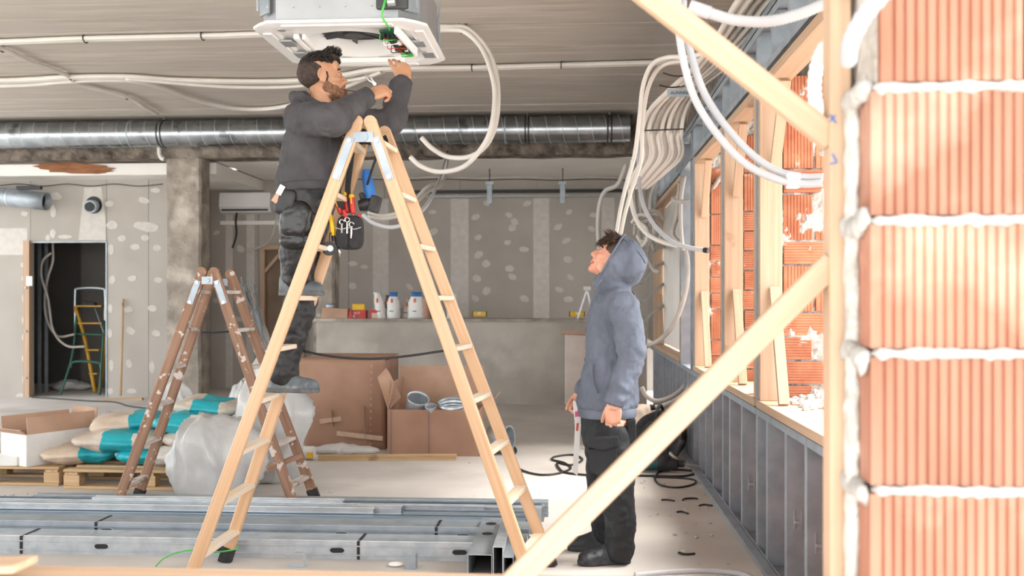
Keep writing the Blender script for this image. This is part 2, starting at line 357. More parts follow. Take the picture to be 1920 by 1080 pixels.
ys_low = [3.5, 3.9, 4.27, 4.67, 5.12, 5.88, 6.33, 7.08, 7.48, 7.85, 8.6, 8.95, 9.6, 9.95, 10.3, 10.65, 11.0, 11.35, 11.7, 12.05]
for yy in ys_low: piece('steel_stud', low, (XW+.05, yy, .005), wr)
for yy in (5.40, 6.62, 8.25, 8.42, 9.2, 12.35): piece('steel_stud', full, (XW+.05, yy, .005), wr)
for yy in (3.6, 4.2, 4.6, 5.0, 5.9, 6.3, 7.1, 7.6, 9.6, 10.2, 10.8, 11.4, 12.0): piece('steel_stud', top, (XW+.05, yy, 2.62), wr)
def track(x, y0, y1, z, flip=1, wd=.104, h=.04, t=.002):
    mb = MB(); mb.box2((x-wd/2, y0, z), (x+wd/2, y1, z+t*flip)); mb.box2((x-wd/2, y0, z), (x-wd/2+t, y1, z+h*flip)); mb.box2((x+wd/2-t, y0, z), (x+wd/2, y1, z+h*flip))
    return mb
track(XW+.05, 3.2, 12.8, .001, 1).build('floor_track', 'galvd', wr)
track(XW+.05, 3.2, 12.8, ZS, -1).build('sill_track', 'galvd', wr)
track(XW+.05, 3.2, 12.8, 2.9, -1).build('head_track', 'galvd', wr)
track(XW+.05, 3.2, 12.8, 2.62, 1).build('lintel_track', 'galvd', wr)
# knocked-out tabs in the stud webs
tab = MB(); tab.box((0, 0, 0), (.006, .004, .09)); tab.box((.035, 0, 0), (.006, .004, .09)); tab.box((.0175, -.006, -.01), (.03, .01, .012)); tabm = share(tab, 'web_tab', 'galv')
for yy, zz in ((4.27, .34), (4.67, .35), (3.9, .2), (5.88, .3)): piece('web_tab', tabm, (XW+.035, yy-.003, zz), wr)
# brace rail along the floor
timber('floor_batten', (XW-.03, 3.4, .015), (XW-.03, 9.5, .015), .05, .03, 'galvd', wr)
# timber window frames
def win(n, y0, y1, brace=True, zt=2.6):
    e = empty('window_%d' % n, (XW+.06, (y0+y1)/2, ZS), kind='structure')
    zs = ZS+.005
    timber('sill_board', (XW+.2, y0, zs+.022), (XW+.2, y1, zs+.022), .42, .044, 'timber', e)
    timber('jamb_board', (XW+.06, y0+.025, zs+.045), (XW+.06, y0+.025, zt-.05), .05, .12, 'timber', e, up=Vector((1, 0, 0)))
    timber('jamb_board', (XW+.06, y1-.025, zs+.045), (XW+.06, y1-.025, zt-.05), .05, .12, 'timber', e, up=Vector((1, 0, 0)))
    timber('header_board', (XW+.06, y0, zt-.025), (XW+.06, y1, zt-.025), .12, .05, 'timber', e)
    if brace:
        b = zs+.045
        for (a, za, c, zc) in ((y1-.06, b+.62, y1-.3, b+.005), (y0+.06, b+.55, y0+.28, b+.005), (y1-.06, zt-.5, y1-.33, zt-.06), (y0+.06, zt-.5, y0+.33, zt-.06)):
            timber('corner_brace', (XW+.075, a, za), (XW+.075, c, zc), .055, .03, 'timber', e, up=Vector((0, 1, .2)))
    return e
win(1, 3.45, 5.38); win(2, 5.47, 6.6); win(3, 6.70, 8.2); w4 = win(4, 9.28, 12.3)
# foil stretched over the farthest window
o = MB().sheet(lambda u, v: (XW+.12+.01*nz((u*5, v*4, 2)), 9.34+2.9*u, .86+1.68*v), 20, 14).build('plastic_sheet', mat('milky_foil', '#d9d9d6', '#e6e6e3', .6, scale=3, trans=.6, bump=.3, bscale=5), w4, smooth=True)
# ---- outer brick piers
wo = empty('wall_outer', (1.5, 8, 0), kind='structure')
def ribbed_brick(Lx, Ly, Lz, n, vertical=False):
    """box whose -y face and -x face are ribbed"""
    mb = MB(); d = .004
    if not vertical:
        prof = []
        for i in range(n):
            z0 = -Lz/2+Lz*i/n; z1 = -Lz/2+Lz*(i+1)/n
            prof += [(0, z0), (d, z0+(z1-z0)*.12), (d, z0+(z1-z0)*.3), (0, z0+(z1-z0)*.42)] if i else [(0, z0)]
        prof.append((0, Lz/2))
        poly = [Vector((-Lx/2, -Ly/2+a, z)) for a, z in prof]+[Vector((-Lx/2, Ly/2, Lz/2)), Vector((-Lx/2, Ly/2, -Lz/2))]
        mb.prism(poly, (Lx, 0, 0))
    else:
        prof = []
        for i in range(n):
            x0 = -Lx/2+Lx*i/n; x1 = -Lx/2+Lx*(i+1)/n
            prof += [(x0, 0), (x0+(x1-x0)*.12, d), (x0+(x1-x0)*.3, d), (x0+(x1-x0)*.42, 0)] if i else [(x0, 0)]
        prof.append((Lx/2, 0))
        poly = [Vector((x, -Ly/2+a, -Lz/2)) for x, a in prof]+[Vector((Lx/2, Ly/2, -Lz/2)), Vector((-Lx/2, Ly/2, -Lz/2))]
        mb.prism(poly, (0, 0, Lz))
    return mb
bh = share(ribbed_brick(.235, .2, .122, 8), 'brick', 'brick'); bh2 = share(ribbed_brick(.16, .2, .122, 8), 'brick', 'brick')
bv = share(ribbed_brick(.16, .2, .25, 9, True), 'brick', 'brick'); bvs = share(ribbed_brick(.1, .2, .25, 5, True), 'brick', 'brick')
def pier(y0, x0):
    z = .8
    mbm = MB(); k = 0
    while z < 2.5:
        tall = R.random() < .3
        h = .25 if tall else .122
        j = R.uniform(-.012, .008)
        if tall:
            piece('brick', bv, (x0+.085, y0+.1+j, z+h/2), wo); piece('brick', bvs, (x0+.235, y0+.11+j, z+h/2), wo)
        else:
            if k % 2: piece('brick', bh, (x0+.12, y0+.1+j, z+h/2), wo, scale=(R.uniform(.93, 1), 1, 1))
            else:
                piece('brick', bh2, (x0+.08, y0+.1+j, z+h/2), wo)
        piece('brick', bvs, (x0+.36, y0+.09+R.uniform(-.02, .02), z+h/2), wo, scale=(1, 1, h/.25))
        piece('brick', bvs, (x0+.47, y0+.06+R.uniform(-.02, .02), z+h/2), wo, scale=(1, 1, h/.25))
        z += h+.013; k += 1
    # mortar core and the uneven mortar in the joints
    def surf(u, v):
        x = x0-.02+.56*u; zz = .8+1.85*v
        return (x, y0+.03-.055*max(0, nz((x*9, zz*7, y0)))-.02*nz((x*30, zz*30, 2)), zz)
    mbm.sheet(surf, 26, 110).build('mortar', 'mortar', wo)
    MB().box2((x0+.003, y0+.045, .8), (x0+.5, y0+.19, 2.65)).build('mortar_core', 'mortar', wo)
pier(5.44, 1.165); pier(6.68, 1.165); pier(8.26, 1.165); 
MB().box2((1.42, 9.0, .0), (1.6, 9.28, 2.65)).build('brick_core', 'brick', wo)
MB().box2((1.17, 2.5, -.2), (1.6, 13, .79)).build('parapet_core', 'brick', wo)
MB().box2((1.33, 2.5, 2.66), (1.6, 12.3, 3.82)).build('lintel_core', 'beam', wo)
MB().box2((1.17, 12.3, .79), (1.6, 15.1, 3.82)).build('corner_core', 'drywall', wo)
# rubble of mortar on the sill
mb = MB()
for i in range(260):
    t = R.random(); p = Vector((min(1.4, max(1.16, 1.3+R.gauss(0, .06))), min(5.36, 5.2+R.gauss(-.06, .11)), .855)); hh = .07*max(0, 1-abs(p.x-1.33)/.14)*max(0, 1-abs(p.y-5.25)/.25); p.z += hh*R.random()
    r = R.uniform(.008, .03); mb.ell(p, (r*R.uniform(.8, 1.5), r, r*R.uniform(.6, 1)), rotm('Z', R.random()*3), 6, 4)
tag(mb.build('mortar_rubble', 'mortar'), 'pale crumbled mortar heaped on the near window sill', 'rubble', kind='stuff')
# ---- front opening: pillar, parapet
wf = empty('wall_front', (1, 2, 0), kind='structure')
MB().box2((-6, 2.02, -.2), (.54, 2.2, .75)).build('parapet_core', 'brick', wf)
PY0 = 1.87; PX0 = at(1634, 500, Y=PY0).x
def pil_brick(Lx, Lz, Ly=.29, n=None):
    n = n or round(Lx/.0195); d = .0055; prof = []
    for i in range(n):
        x0 = Lx*i/n; s = Lx/n
        prof += [(x0, 0)] if i == 0 else [(x0-.0, 0), (x0+s*.1, d), (x0+s*.3, d), (x0+s*.42, 0)]
    prof.append((Lx, 0)); left = []
    m = round(Ly/.024)
    for i in range(m-1, 0, -1):
        y0 = Ly*i/m; s = Ly/m
        left += [(0, y0+s*.4), (d, y0+s*.28), (d, y0+s*.1), (0, y0)]
    mb = MB(); mb.prism([Vector((x, y_, 0)) for x, y_ in prof+[(Lx, Ly), (0, Ly)]+left], (0, 0, Lz)); return mb
joints = [1.813+.2545*2, 1.813+.2545, 1.813, 1.559, 1.305, 1.044, .79, .54]
bA = share(pil_brick(.262, .243), 'brick', 'brickf'); bB = share(pil_brick(.30, .243), 'brick', 'brickf'); bC = share(pil_brick(.42, .243), 'brick', 'brickf')
for i, (zt, zb) in enumerate(zip(joints, joints[1:])):
    offs = [(0.0, bB), (.306, bC)] if i % 2 == 0 else [(.018, bA), (.288, bC)]
    if i == 3: offs = [(-.0, bC), (.426, bB)]
    if i == 5: offs = [(-.002, bC), (.43, bB)]
    for dx, me in offs: piece('brick', me, (PX0+dx, PY0+R.uniform(-.002, .004), zb+.004), wf, scale=(1, 1, (zt-zb-.018)/.243))
for i, z in enumerate(joints):
    def surf(u, v, z=z, i=i):
        x = PX0+.75*u; a = 2*pi*v
        wob = 1+.35*nz((x*26, i*3.3, a*.7))+.25*nz((x*70, i, a))
        jag = .012*max(0, nz((x*40, i*5, 1))) if u < .9 else 0
        wob *= min(1, u*60+.001)
        return (x, PY0+.012+.016*cos(a)*wob-.004, z-.007+(.0105+.005*nz((x*22, i*7, 0)))*sin(a)*wob+(jag if sin(a) < 0 else 0)*-1)
    MB().sheet(surf, 150, 10).build('mortar_joint', 'mortarw', wf, smooth=True)
    def surf2(u, v, z=z, i=i):
        yy = PY0+.2*u; a = 2*pi*v
        wob = 1+.5*nz((yy*36, i*3.3, a))+.35*nz((yy*90, i, a))
        wob *= min(1, u*12+.02)
        return (PX0-.008+.017*cos(a)*wob, yy, z-.012-.02*nz((yy*14, i, 3))+.022*sin(a)*wob)
    MB().sheet(surf2, 60, 10).build('mortar_joint', 'mortarw', wf, smooth=True)
MB().box2((PX0+.012, PY0+.02, 0), (PX0+.72, PY0+.27, 2.4)).build('mortar_core', 'mortar', wf)
def surf3(u, v):
    z = .75+1.05*u; a = 2*pi*v; wd = .03+.014*nz((z*5, 0, 2))
    wob = 1+.3*nz((z*30, a, 1))
    return (PX0-.006+.014*cos(a)*wob, PY0+.105+wd*sin(a)*wob, z)
MB().sheet(surf3, 120, 10).build('mortar_smear', 'mortar', wf, smooth=True)
# ============================================================ fixtures overhead
DY, DZ, DR = 12.38, 3.6, .176
du = empty('spiral_duct', (-4.6, DY, DZ-DR), 'large galvanised spiral duct running below the ceiling along the concrete beam', 'duct')
mb = MB(); mb.cyl((-10, DY, DZ), (.72, DY, DZ), DR, n=48); mb.build('duct_shell', 'duct', du, smooth='auto')
pts = []; turns = 57
for i in range(turns*20+1):
    a = 2*pi*i/20; pts.append(Vector((-10+10.7*i/(turns*20), DY+(DR+.001)*cos(a), DZ+(DR+.001)*sin(a))))
MB().tube(pts, .0045, 4).build('spiral_seam', 'galv', du)
def band(x, wd, r, m): MB().cyl((x-wd/2, DY, DZ), (x+wd/2, DY, DZ), r, n=40).build('clamp_band' if m == 'dark' else 'coupling', m, du, smooth='auto')
for px in (248, 948): band(at(px, 230, Y=DY).x, .02, DR+.004, 'galvd')
for px in (303, 310, 986, 992, 1139, 1146, 612, 618): band(at(px, 230, Y=DY).x, .018, DR+.005, 'dark')
for px in (307, 989, 1143, 615):
    x = at(px, 200, Y=DY).x; MB().cyl((x, DY, DZ+DR), (x, DY, ZC), .006, n=6).build('hanger_rod', 'galvd', du)
# short duct left
c0 = at(-14, 366, Y=13.1); c1 = at(88, 378, Y=13.1)
sdct = empty('duct_stub', (c1+Vector((0, 0, -.13))), 'short open-ended steel duct stub high on the plasterboard wall above the doorway', 'duct')
mb = MB(); mb.tube([c0+Vector((-1.5, 0, .03)), c0, c0*.3+c1*.7, c1], .125, 24, caps=False); mb.build('duct_shell', 'galvd', sdct, smooth=True, solid=.004)
mb = MB(); d_ = (c1-c0).normalized(); mb.tube([c0+d_*.25, c0+d_*.27], .13, 24).build('coupling', 'galv', sdct, smooth='auto')
MB().cyl(c1-d_*.1, c1-d_*.095, .12, n=24).build('duct_inner_disc', 'dark', sdct)  # black disc set just inside the open end
# bundle of black boxes above the stub
o = MB().box(at(55, 352, Y=13.0), (.35, .06, .05)).build('cable_clip_strip', 'dark'); tag(o, 'black strip of cable clips above the duct stub by the white ceiling', 'clip')
# vent pipe in the partition
vp = empty('vent_pipe', at(176, 388, Y=YP)+Vector((0, 0, -.1)), 'black flexible vent pipe poking through the plasterboard above the doorway', 'pipe')
c = at(176, 387, Y=YP)
mb = MB(); prof = [(.12, -.01), (.12, -.03), (.1, -.03)]
pts = [c+Vector((0, .05, 0)), c+Vector((0, -.02, 0)), c+Vector((.01, -.1, -.01)), c+Vector((.02, -.16, -.02))]
sp = resample(spline(pts, 20), .006); rr = [.085+.006*(i % 2) for i in range(len(sp))]
mb.tube(sp, rr, 20).build('flex_hose', 'galvd', vp)
MB().tube([c+Vector((0, .0, .02)), c+Vector((0, -.012, .02))], .125, 18).build('seal_collar', 'dark', vp)
e = sp[-1]; MB().tube([e+Vector((0, -.001, 0)), e+Vector((0.001, -.012, 0))], [.07, .07], 18).build('mouth_shade', 'dark', vp)  # solid black disc, painting the shade inside the open hose
# rails under the rear ceiling
def run(name, label, cat, pts, r, m='pvc', n=8, group=None, parent=None, step=10, corr=0, caps=True):
    sp = spline(pts, step)
    if corr:
        sp = resample(sp, corr/2); rr = [r*(1.0 if i % 2 else .86) for i in range(len(sp))]
        o = MB().tube(sp, rr, n).build(name, m, parent, smooth=True)
    else: o = MB().tube(sp, r, n).build(name, m, parent, smooth=True)
    if parent is None: tag(o, label, cat, group)
    return o
rl = empty('ceiling_rail', (-.9, 14.85, 3.05), 'dark steel rail with two hanging brackets under the white rear ceiling', 'rail')
MB().box2((-2.6, 14.8, 3.06), (.75, 14.85, 3.11)).build('rail_bar', 'dark', rl)
MB().box2((-2.6, 14.78, 3.0), (.75, 14.83, 3.015)).build('rail_lip', 'galvd', rl)
for px in (918, 1055):
    p = at(px, 362, Y=13.9); mb = MB(); mb.box(p+Vector((0, 0, .0)), (.075, .05, .3)); mb.box(p+Vector((0, 0, .14)), (.12, .08, .05)); mb.build('hanging_bracket', 'galvd', rl, bevel=.004)
    MB().cyl(p+Vector((0, 0, .15)), (p.x, p.y, 3.31), .008, n=6).build('bracket_rod', 'dark', rl)
for i, dy in enumerate((0, .05)):
    run('ceiling_cable', ['thin grey cable pinned along the white rear ceiling', 'thinner dark cable beside the grey one along the rear ceiling'][i], 'cable', [at(x, 333+4*i+(-1)**k, Y=14+dy) for k, x in enumerate(range(620, 1190, 70))], .012-.005*i, ['pvcg', 'dark'][i], 6)
run('ceiling_cable', 'thin dark cable along the top of the plasterboard wall beside the column', 'cable', [at(x, 347+2*((-1)**k), Y=13.3) for k, x in enumerate(range(-10, 312, 45))], .007, 'dark', 6)
# ---- conduits on the ceiling
zc = ZC-.035
def cl(pts, z=zc): return [at(x, y_, Z=z) for x, y_ in pts]
def pair(name, label, pts, off, r=.022, m='pvc', group=None):
    e = empty(name, cl(pts)[0], label, 'conduit', group)
    base = cl(pts)
    for k, d in enumerate((-off, off)):
        run('conduit_tube', None, None, [p+Vector((0, d, 0)) if off > 0 else p+Vector((-d, 0, 0)) for p in base], r, m, 8, parent=e)
    return e
def ties(e, pts, r=.05):
    for x, y_ in pts:
        p = at(x, y_, Z=zc); MB().tube([p+Vector((0, r*cos(a), r*.7*sin(a))) for a in [i*pi/5 for i in range(11)]], .006, 5).build('cable_tie', 'dark', e)
e = pair('ceiling_conduit', 'pair of white conduits crossing the ceiling to the air conditioner, nearest the camera', [(-420, 92), (-30, 80), (80, 76), (160, 73), (380, 68), (470, 65), (560, 62)], .024)
ties(e, [(160, 73), (380, 68)])
e = pair('ceiling_conduit', 'bent pair of white conduits running across the others towards the spiral duct', [(-420, 94), (-60, 82), (0, 90), (60, 116), (125, 141), (150, 158), (240, 182), (270, 200), (294, 213)], .024)
ties(e, [(4, 92), (132, 145), (238, 182)], .04)
# it drops beside the duct and appears below the beam
run('drop_conduit', 'short white conduit end hooking out below the beam beside the concrete column', 'conduit', [at(299, 258, Y=12.5), at(299, 285, Y=12.52), at(303, 296, Y=12.5), at(308, 298, Y=12.5)], .03, 'pvc')
e = pair('ceiling_conduit', 'long pair of white conduits crossing the whole ceiling behind the air conditioner', [(-420, 160), (-30, 152), (60, 149), (130, 145), (240, 144), (330, 150), (480, 153), (580, 150), (650, 140), (720, 130), (900, 127), (1080, 122), (1225, 118), (1330, 114)], .026, .024)
ties(e, [(715, 131), (885, 127), (1052, 122)])
run('ceiling_conduit', 'single white conduit sagging from the ceiling towards the duct behind the worker', 'conduit', cl([(-420, 172), (-30, 161), (60, 158), (130, 152), (235, 150), (300, 163), (370, 188), (440, 203), (510, 203), (580, 188), (640, 166), (690, 145), (720, 134)]), .026)
run('ceiling_conduit', 'white conduit just below the long pair, left of the worker on the ladder', 'conduit', cl([(235, 147), (300, 153), (420, 162), (520, 163), (600, 157), (680, 146), (716, 134)], zc-.02), .022)
# hanging loop
hl = empty('hanging_loop', at(862, 52, Z=zc), 'two white conduits hanging from the ceiling in a big open loop', 'conduit')
Yh = at(862, 52, Z=zc).y
run('conduit_tube', None, None, [at(x, y_, Y=yy) for x, y_, yy in ((600, 54, Yh-.02), (800, 50, Yh-.02), (845, 50, Yh), (875, 53, Yh), (905, 80, Yh-.1), (925, 118, Yh-.15), (934, 170, Yh-.2), (930, 230, Yh-.2), (912, 272, Yh-.15), (880, 294, Yh-.1), (840, 294, Yh), (810, 278, Yh), (790, 258, Yh))], .022, 'pvc', parent=hl)
run('conduit_tube', None, None, [at(x, y_, Y=yy) for x, y_, yy in ((600, 60, Yh), (800, 57, Yh), (845, 56, Yh), (872, 60, Yh-.03), (900, 86, Yh-.12), (918, 125, Yh-.2), (928, 175, Yh-.25), (922, 235, Yh-.28), (905, 275, Yh-.2), (870, 312, Yh-.1), (825, 322, Yh), (790, 312, Yh), (769, 294, Yh))], .022, 'pvc', parent=hl)
p = at(867, 52, Z=zc); MB().tube([p+Vector((.04*cos(a), 0, .05*sin(a))) for a in [i*pi/5 for i in range(11)]], .006, 5).build('cable_tie', 'dark', hl)
for (a, b, yy) in (((790, 258), (797, 264), Yh), ((769, 294), (776, 301), Yh)):
    pass
# ---- bundle of conduits along the right edge of the ceiling
bn = empty('conduit_bundle', at(1240, 200, Y=12.0), 'thick bundle of white conduits running along the ceiling and down the end of the beam', 'conduit')
for k in range(13):
    t = k/12
    x1 = 1386+t*112; xm = 1300+t*58
    zz = 3.02+.05*(k % 2)
    pts = [at(x1+70, -70, Z=zz), at(x1, 0, Z=zz), at((x1+xm)/2+4, 66, Z=zz), at(xm, 128, Z=zz),
           at(1256+t*52, 168, Z=zz-.02), at(1216+t*68, 210, Z=zz-.06), at(1203+t*74, 252, Y=8.3), at(1207+t*72, 290, Y=8.4), at(1192+t*56, 322, Y=8.55), at(1176+t*36, 352, Y=8.8)]
    run('conduit_tube', None, None, pts, .019, ['pvc', 'pvcg', 'pvc'][k % 3], 8, parent=bn, step=7)
for pts in ([(1206, 206), (1245, 196), (1288, 190)], [(1236, 160), (1262, 164), (1300, 158)], [(1243, 137), (1270, 143), (1312, 138)], [(1200, 245), (1230, 244), (1282, 242)]):
    MB().tube(spline([at(x, y_, Y=6.9 if y_ < 150 else (7.2 if y_ < 180 else 8.0)) for x, y_ in pts], 6), .006, 5).build('cable_tie', 'dark', bn)
lb = MB().box(at(1272, 174, Y=6.95), (.16, .012, .055)).build('marking_label', 'galvd', bn)
text('AUNNNES', 'label_lettering', at(1257, 177, Y=6.94), .032, 'dark', lb)
# thin steel runners above the windows
for i, (a, b, l) in enumerate((((1470, 0), (1338, 214), 'steel channel running along the ceiling beside the conduit bundle'), ((1508, 20), (1372, 215), 'second steel channel lower down beside the conduit bundle'))):
    A = at(*a, X=1.09+.02*i); B = at(*b, X=1.09+.02*i)
    A.z = B.z = 3.3-.12*i; A.y = 3.6; B.y = 12.2
    o = track(1.1, 3.4, 12.2, 2.905+.045*i).build('steel_runner', 'galvd'); tag(o, l, 'channel')
# loops hanging from the bundle
def loop(label, pts, r, m='pvc', end=None, name='hanging_conduit', n=8):
    e = empty(name, at(*pts[0][:2], Y=pts[0][2]), label, 'conduit')
    run('conduit_tube', None, None, [at(x, y_, Y=yy) for x, y_, yy in pts], r, m, n, parent=e)
    if end: 
        a = at(*pts[-1][:2], Y=pts[-1][2]); b = at(*pts[-2][:2], Y=pts[-2][2]); d = (a-b).normalized()
        MB().cyl(a-d*.01, a+d*.03, r*1.15, n=8).build('end_tape', end, e)
    return e
loop('white conduit arching off the bundle and hanging down beyond the hooded man, outer one', [(1330, 98, 6.4), (1290, 106, 6.5), (1250, 108, 6.6), (1222, 122, 6.8), (1206, 160, 7.0), (1199, 220, 7.2), (1190, 290, 7.4), (1176, 340, 7.6), (1164, 390, 7.8), (1156, 436, 8.0)], .0165)
loop('white conduit arching off the bundle and hanging down beyond the hooded man, inner one', [(1330, 106, 6.5), (1292, 113, 6.6), (1256, 117, 6.7), (1232, 132, 6.9), (1214, 170, 7.1), (1205, 230, 7.3), (1202, 300, 7.5), (1186, 350, 7.7), (1172, 400, 7.9), (1164, 438, 8.1)], .0165)
loop('white conduit swinging down and out to a black taped end in front of the window', [(1206, 200, 8.6), (1199, 260, 8.6), (1198, 330, 8.6), (1205, 380, 8.4), (1225, 420, 8.2), (1258, 452, 8.0), (1290, 464, 7.8), (1322, 469, 7.7)], .019, 'pvcw', 'dark')
loop('white conduit with a long sweep beside the taped one near the window', [(1186, 300, 8.8), (1181, 360, 8.8), (1192, 410, 8.7), (1215, 440, 8.6), (1245, 455, 8.4), (1268, 460, 8.2)], .019)
loop('dusty conduit falling in a wide arc past the window to the floor studs', [(1275, 340, 9.5), (1270, 400, 9.4), (1262, 440, 9.4), (1285, 470, 9.2), (1288, 530, 9.1), (1270, 595, 9.1), (1240, 635, 9.2), (1204, 653, 9.4)], .023, 'pvcg')
loop('conduit curling from the wall behind the hooded man to a cut end', [(1252, 462, 12.3), (1222, 468, 11.2), (1216, 484, 10.6), (1225, 505, 10.3), (1236, 510, 10.2)], .021, 'pvcg')
loop('lower conduit hooking out of the studs near the floor', [(1286, 690, 9.0), (1285, 720, 9.0), (1262, 742, 9.0), (1232, 752, 9.0), (1212, 742, 9.0), (1203, 726, 9.0)], .022, 'pvcg')
loop('second lower conduit ending in a black cap beside the studs', [(1293, 690, 8.8), (1292, 725, 8.8), (1270, 748, 8.8), (1240, 762, 8.8), (1226, 764, 8.8)], .022, 'pvcg', 'dark')
loop('grey conduit with a blue sleeve bending along the second window', [(1262, 372, 8.8), (1270, 378, 8.7), (1300, 376, 8.5), (1330, 360, 8.3), (1352, 330, 8.2)], .02, 'pvcg')
loop('grey conduit hanging straight beside the farthest window', [(1283, 330, 9.0), (1277, 370, 9.0), (1276, 420, 9.0), (1280, 470, 9.0)], .02, 'pvcg')
loop('thin white conduit arcing down the back wall behind the hooded man', [(1174, 309, 13.6), (1158, 346, 13.6), (1135, 358, 13.6), (1124, 385, 13.6), (1121, 430, 13.6), (1124, 470, 13.6)], .03)
for k in range(7):
    a = k*.7; cx, cy = 1192+7*k*.9, 440+8*sin(k*2.1)
    pts = [(cx-22*cos(t*.9+a), cy-4*k*.6+26*sin(t*.9+a), 10.2+.05*k) for t in range(6)]
    loop(['topmost', 'second', 'third', 'fourth', 'fifth', 'sixth', 'lowest'][k]+' tangled conduit coil hanging behind the grey hood', pts, .02, ['pvc', 'pvcg'][k % 2])
for k in range(5):
    loop(['first', 'second', 'third', 'fourth', 'fifth'][k]+' of the cut conduits sagging between bundle and corner wall, counted from the top', [(1196+k*12, 322+k*4, 11.8), (1190+k*10, 360+k*3, 11.6), (1194+k*8, 400+k*6, 11.4), (1200+k*7, 440+k*4, 11.2), (1208+k*5, 470, 11.1)], .02, ['pvcg', 'pvc'][k % 2])
for k in range(3):
    loop(['upper', 'middle', 'lower'][k]+' stub of conduit poking out of the corner behind the hooded man\'s back', [(1250, 490+40*k, 12.3), (1222, 506+40*k, 11.8), (1213, 517+40*k, 11.6), (1204, 530+36*k, 11.4), (1196, 528+36*k, 11.3)], .02, 'pvcg')
# ---- corrugated conduits near the camera
co = empty('corrugated_conduit', at(1276, 0, Y=3.7), 'pair of white corrugated conduits curving down from the ceiling to a taped end', 'conduit')
base = [(1270, -120, 3.75), (1271, -10, 3.7), (1273, 60, 3.7), (1285, 130, 3.68), (1306, 192, 3.66), (1345, 252, 3.63), (1395, 305, 3.6), (1450, 334, 3.57), (1500, 345, 3.55), (1543, 343, 3.53)]
b2 = [(1280, -120, 3.78), (1281, -10, 3.74), (1286, 55, 3.74), (1300, 118, 3.72), (1322, 178, 3.7), (1360, 236, 3.67), (1408, 288, 3.64), (1456, 320, 3.6), (1505, 332, 3.57), (1544, 332, 3.55)]
P1 = [at(x, y_, Y=yy) for x, y_, yy in base]; P2 = [at(x, y_, Y=yy) for x, y_, yy in b2]
for P in (P1, P2): P[0].z = ZC; run('conduit_tube', None, None, P, .0155, 'pvcw', 10, parent=co, corr=.011)
q = at(1487, 339, Y=3.56); MB().box(q, (.045, .04, .055)).build('paper_tape', mat('white_tape', '#f0efec', '#f6f5f3', .7), co, bevel=.004)
def cor(label, pts, r, pitch=.011, m='pvcw', name='corrugated_conduit', top=True):
    e = empty(name, at(*pts[0][:2], Y=pts[0][2]), label, 'conduit')
    sp = [at(x, y_, Y=yy) for x, y_, yy in pts]
    if top: sp = [Vector((sp[0].x+.05, sp[0].y, ZC)), Vector((sp[0].x+.06, sp[0].y, (ZC+sp[0].z)/2+.2))]+sp
    run('conduit_tube', None, None, sp, r, m, 12, parent=e, corr=pitch)
    return e, sp
e, sp = cor('white corrugated conduit end jutting out above the upper timber brace', [(1640, -20, 2.75), (1560, 2, 2.75), (1500, 26, 2.75), (1440, 40, 2.75), (1380, 38, 2.75), (1335, 26, 2.75), (1300, 14, 2.75)], .017)
d_ = (sp[-1]-sp[-2]).normalized(); MB().cyl(sp[-1]-d_*.05, sp[-1]+d_*.012, .0185, n=14).build('end_sleeve', 'pvcw', e, smooth='auto')
cor('thick white conduit hooking over the front of the brick pillar', [(1700, -60, 1.72), (1652, -8, 1.75), (1620, 30, 1.78), (1600, 66, 1.80), (1592, 92, 1.84), (1590, 120, 1.9)], .017, .02, top=False)
cor('pale conduit bowing out behind the timber post', [(1575, 60, 2.5), (1545, 90, 2.6), (1530, 130, 2.65), (1527, 180, 2.65), (1540, 232, 2.6), (1562, 268, 2.5)], .02, .02, 'pvc')
e, sp = cor('white corrugated hose lying on the floor in front of the steel stud wall', [(1190, 1078, 4.9), (1260, 1072, 4.95), (1330, 1070, 4.98), (1390, 1076, 4.92), (1420, 1090, 4.8)], .016, .012, top=False)
for o in e.children: pass
# ============================================================ air conditioner cassette
M['acw'] = mat('white_ac_plastic', '#e6e6e6', '#efefef', .4, scale=2)
M['acg'] = mat('grey_ac_steel', '#a4a8ac', '#b1b5b9', .42, .6, scale=3)
M['eps'] = mat('white_foam', '#f0efee', '#f7f6f5', .9, scale=8)
M['pcb'] = mat('green_circuit_board', '#14422f', '#1f5a3e', .5, scale=30)
M['green'] = mat('green_wire', '#3fae45', '#57c458', .45, scale=8)
M['orange'] = mat('orange_plastic', '#d8571f', '#e06a2c', .45, scale=9)
M['red'] = mat('red_plastic', '#b5231f', '#c62e28', .45, scale=9)
M['yellow'] = mat('yellow_plastic', '#e3b01c', '#efc22b', .45, scale=9)
M['blue'] = mat('blue_plastic', '#1d5fa8', '#2b73bd', .45, scale=9)
M['dgrey'] = mat('dark_grey_plastic', '#3c3e40', '#48494b', .5, scale=9)
M['steel'] = mat('bright_tool_steel', '#b3b3b2', '#c8c8c6', .28, 1, scale=20)
AZ = 2.867; AY0 = 5.0; AX0 = at(462, 42, Y=AY0).x; AX1 = AX0+.95; AY1 = AY0+.95
acx, acy = (AX0+AX1)/2, (AY0+AY1)/2
ac = empty('ceiling_air_conditioner', (acx, acy, AZ), 'white and grey ceiling cassette air conditioner with its cover off above the ladder', 'air conditioner')
def octo(h, c, z): 
    return [Vector((acx+x, acy+y_, z)) for x, y_ in ((-h+c, -h), (h-c, -h), (h, -h+c), (h, h-c), (h-c, h), (-h+c, h), (-h, h-c), (-h, -h+c))]
H = .475
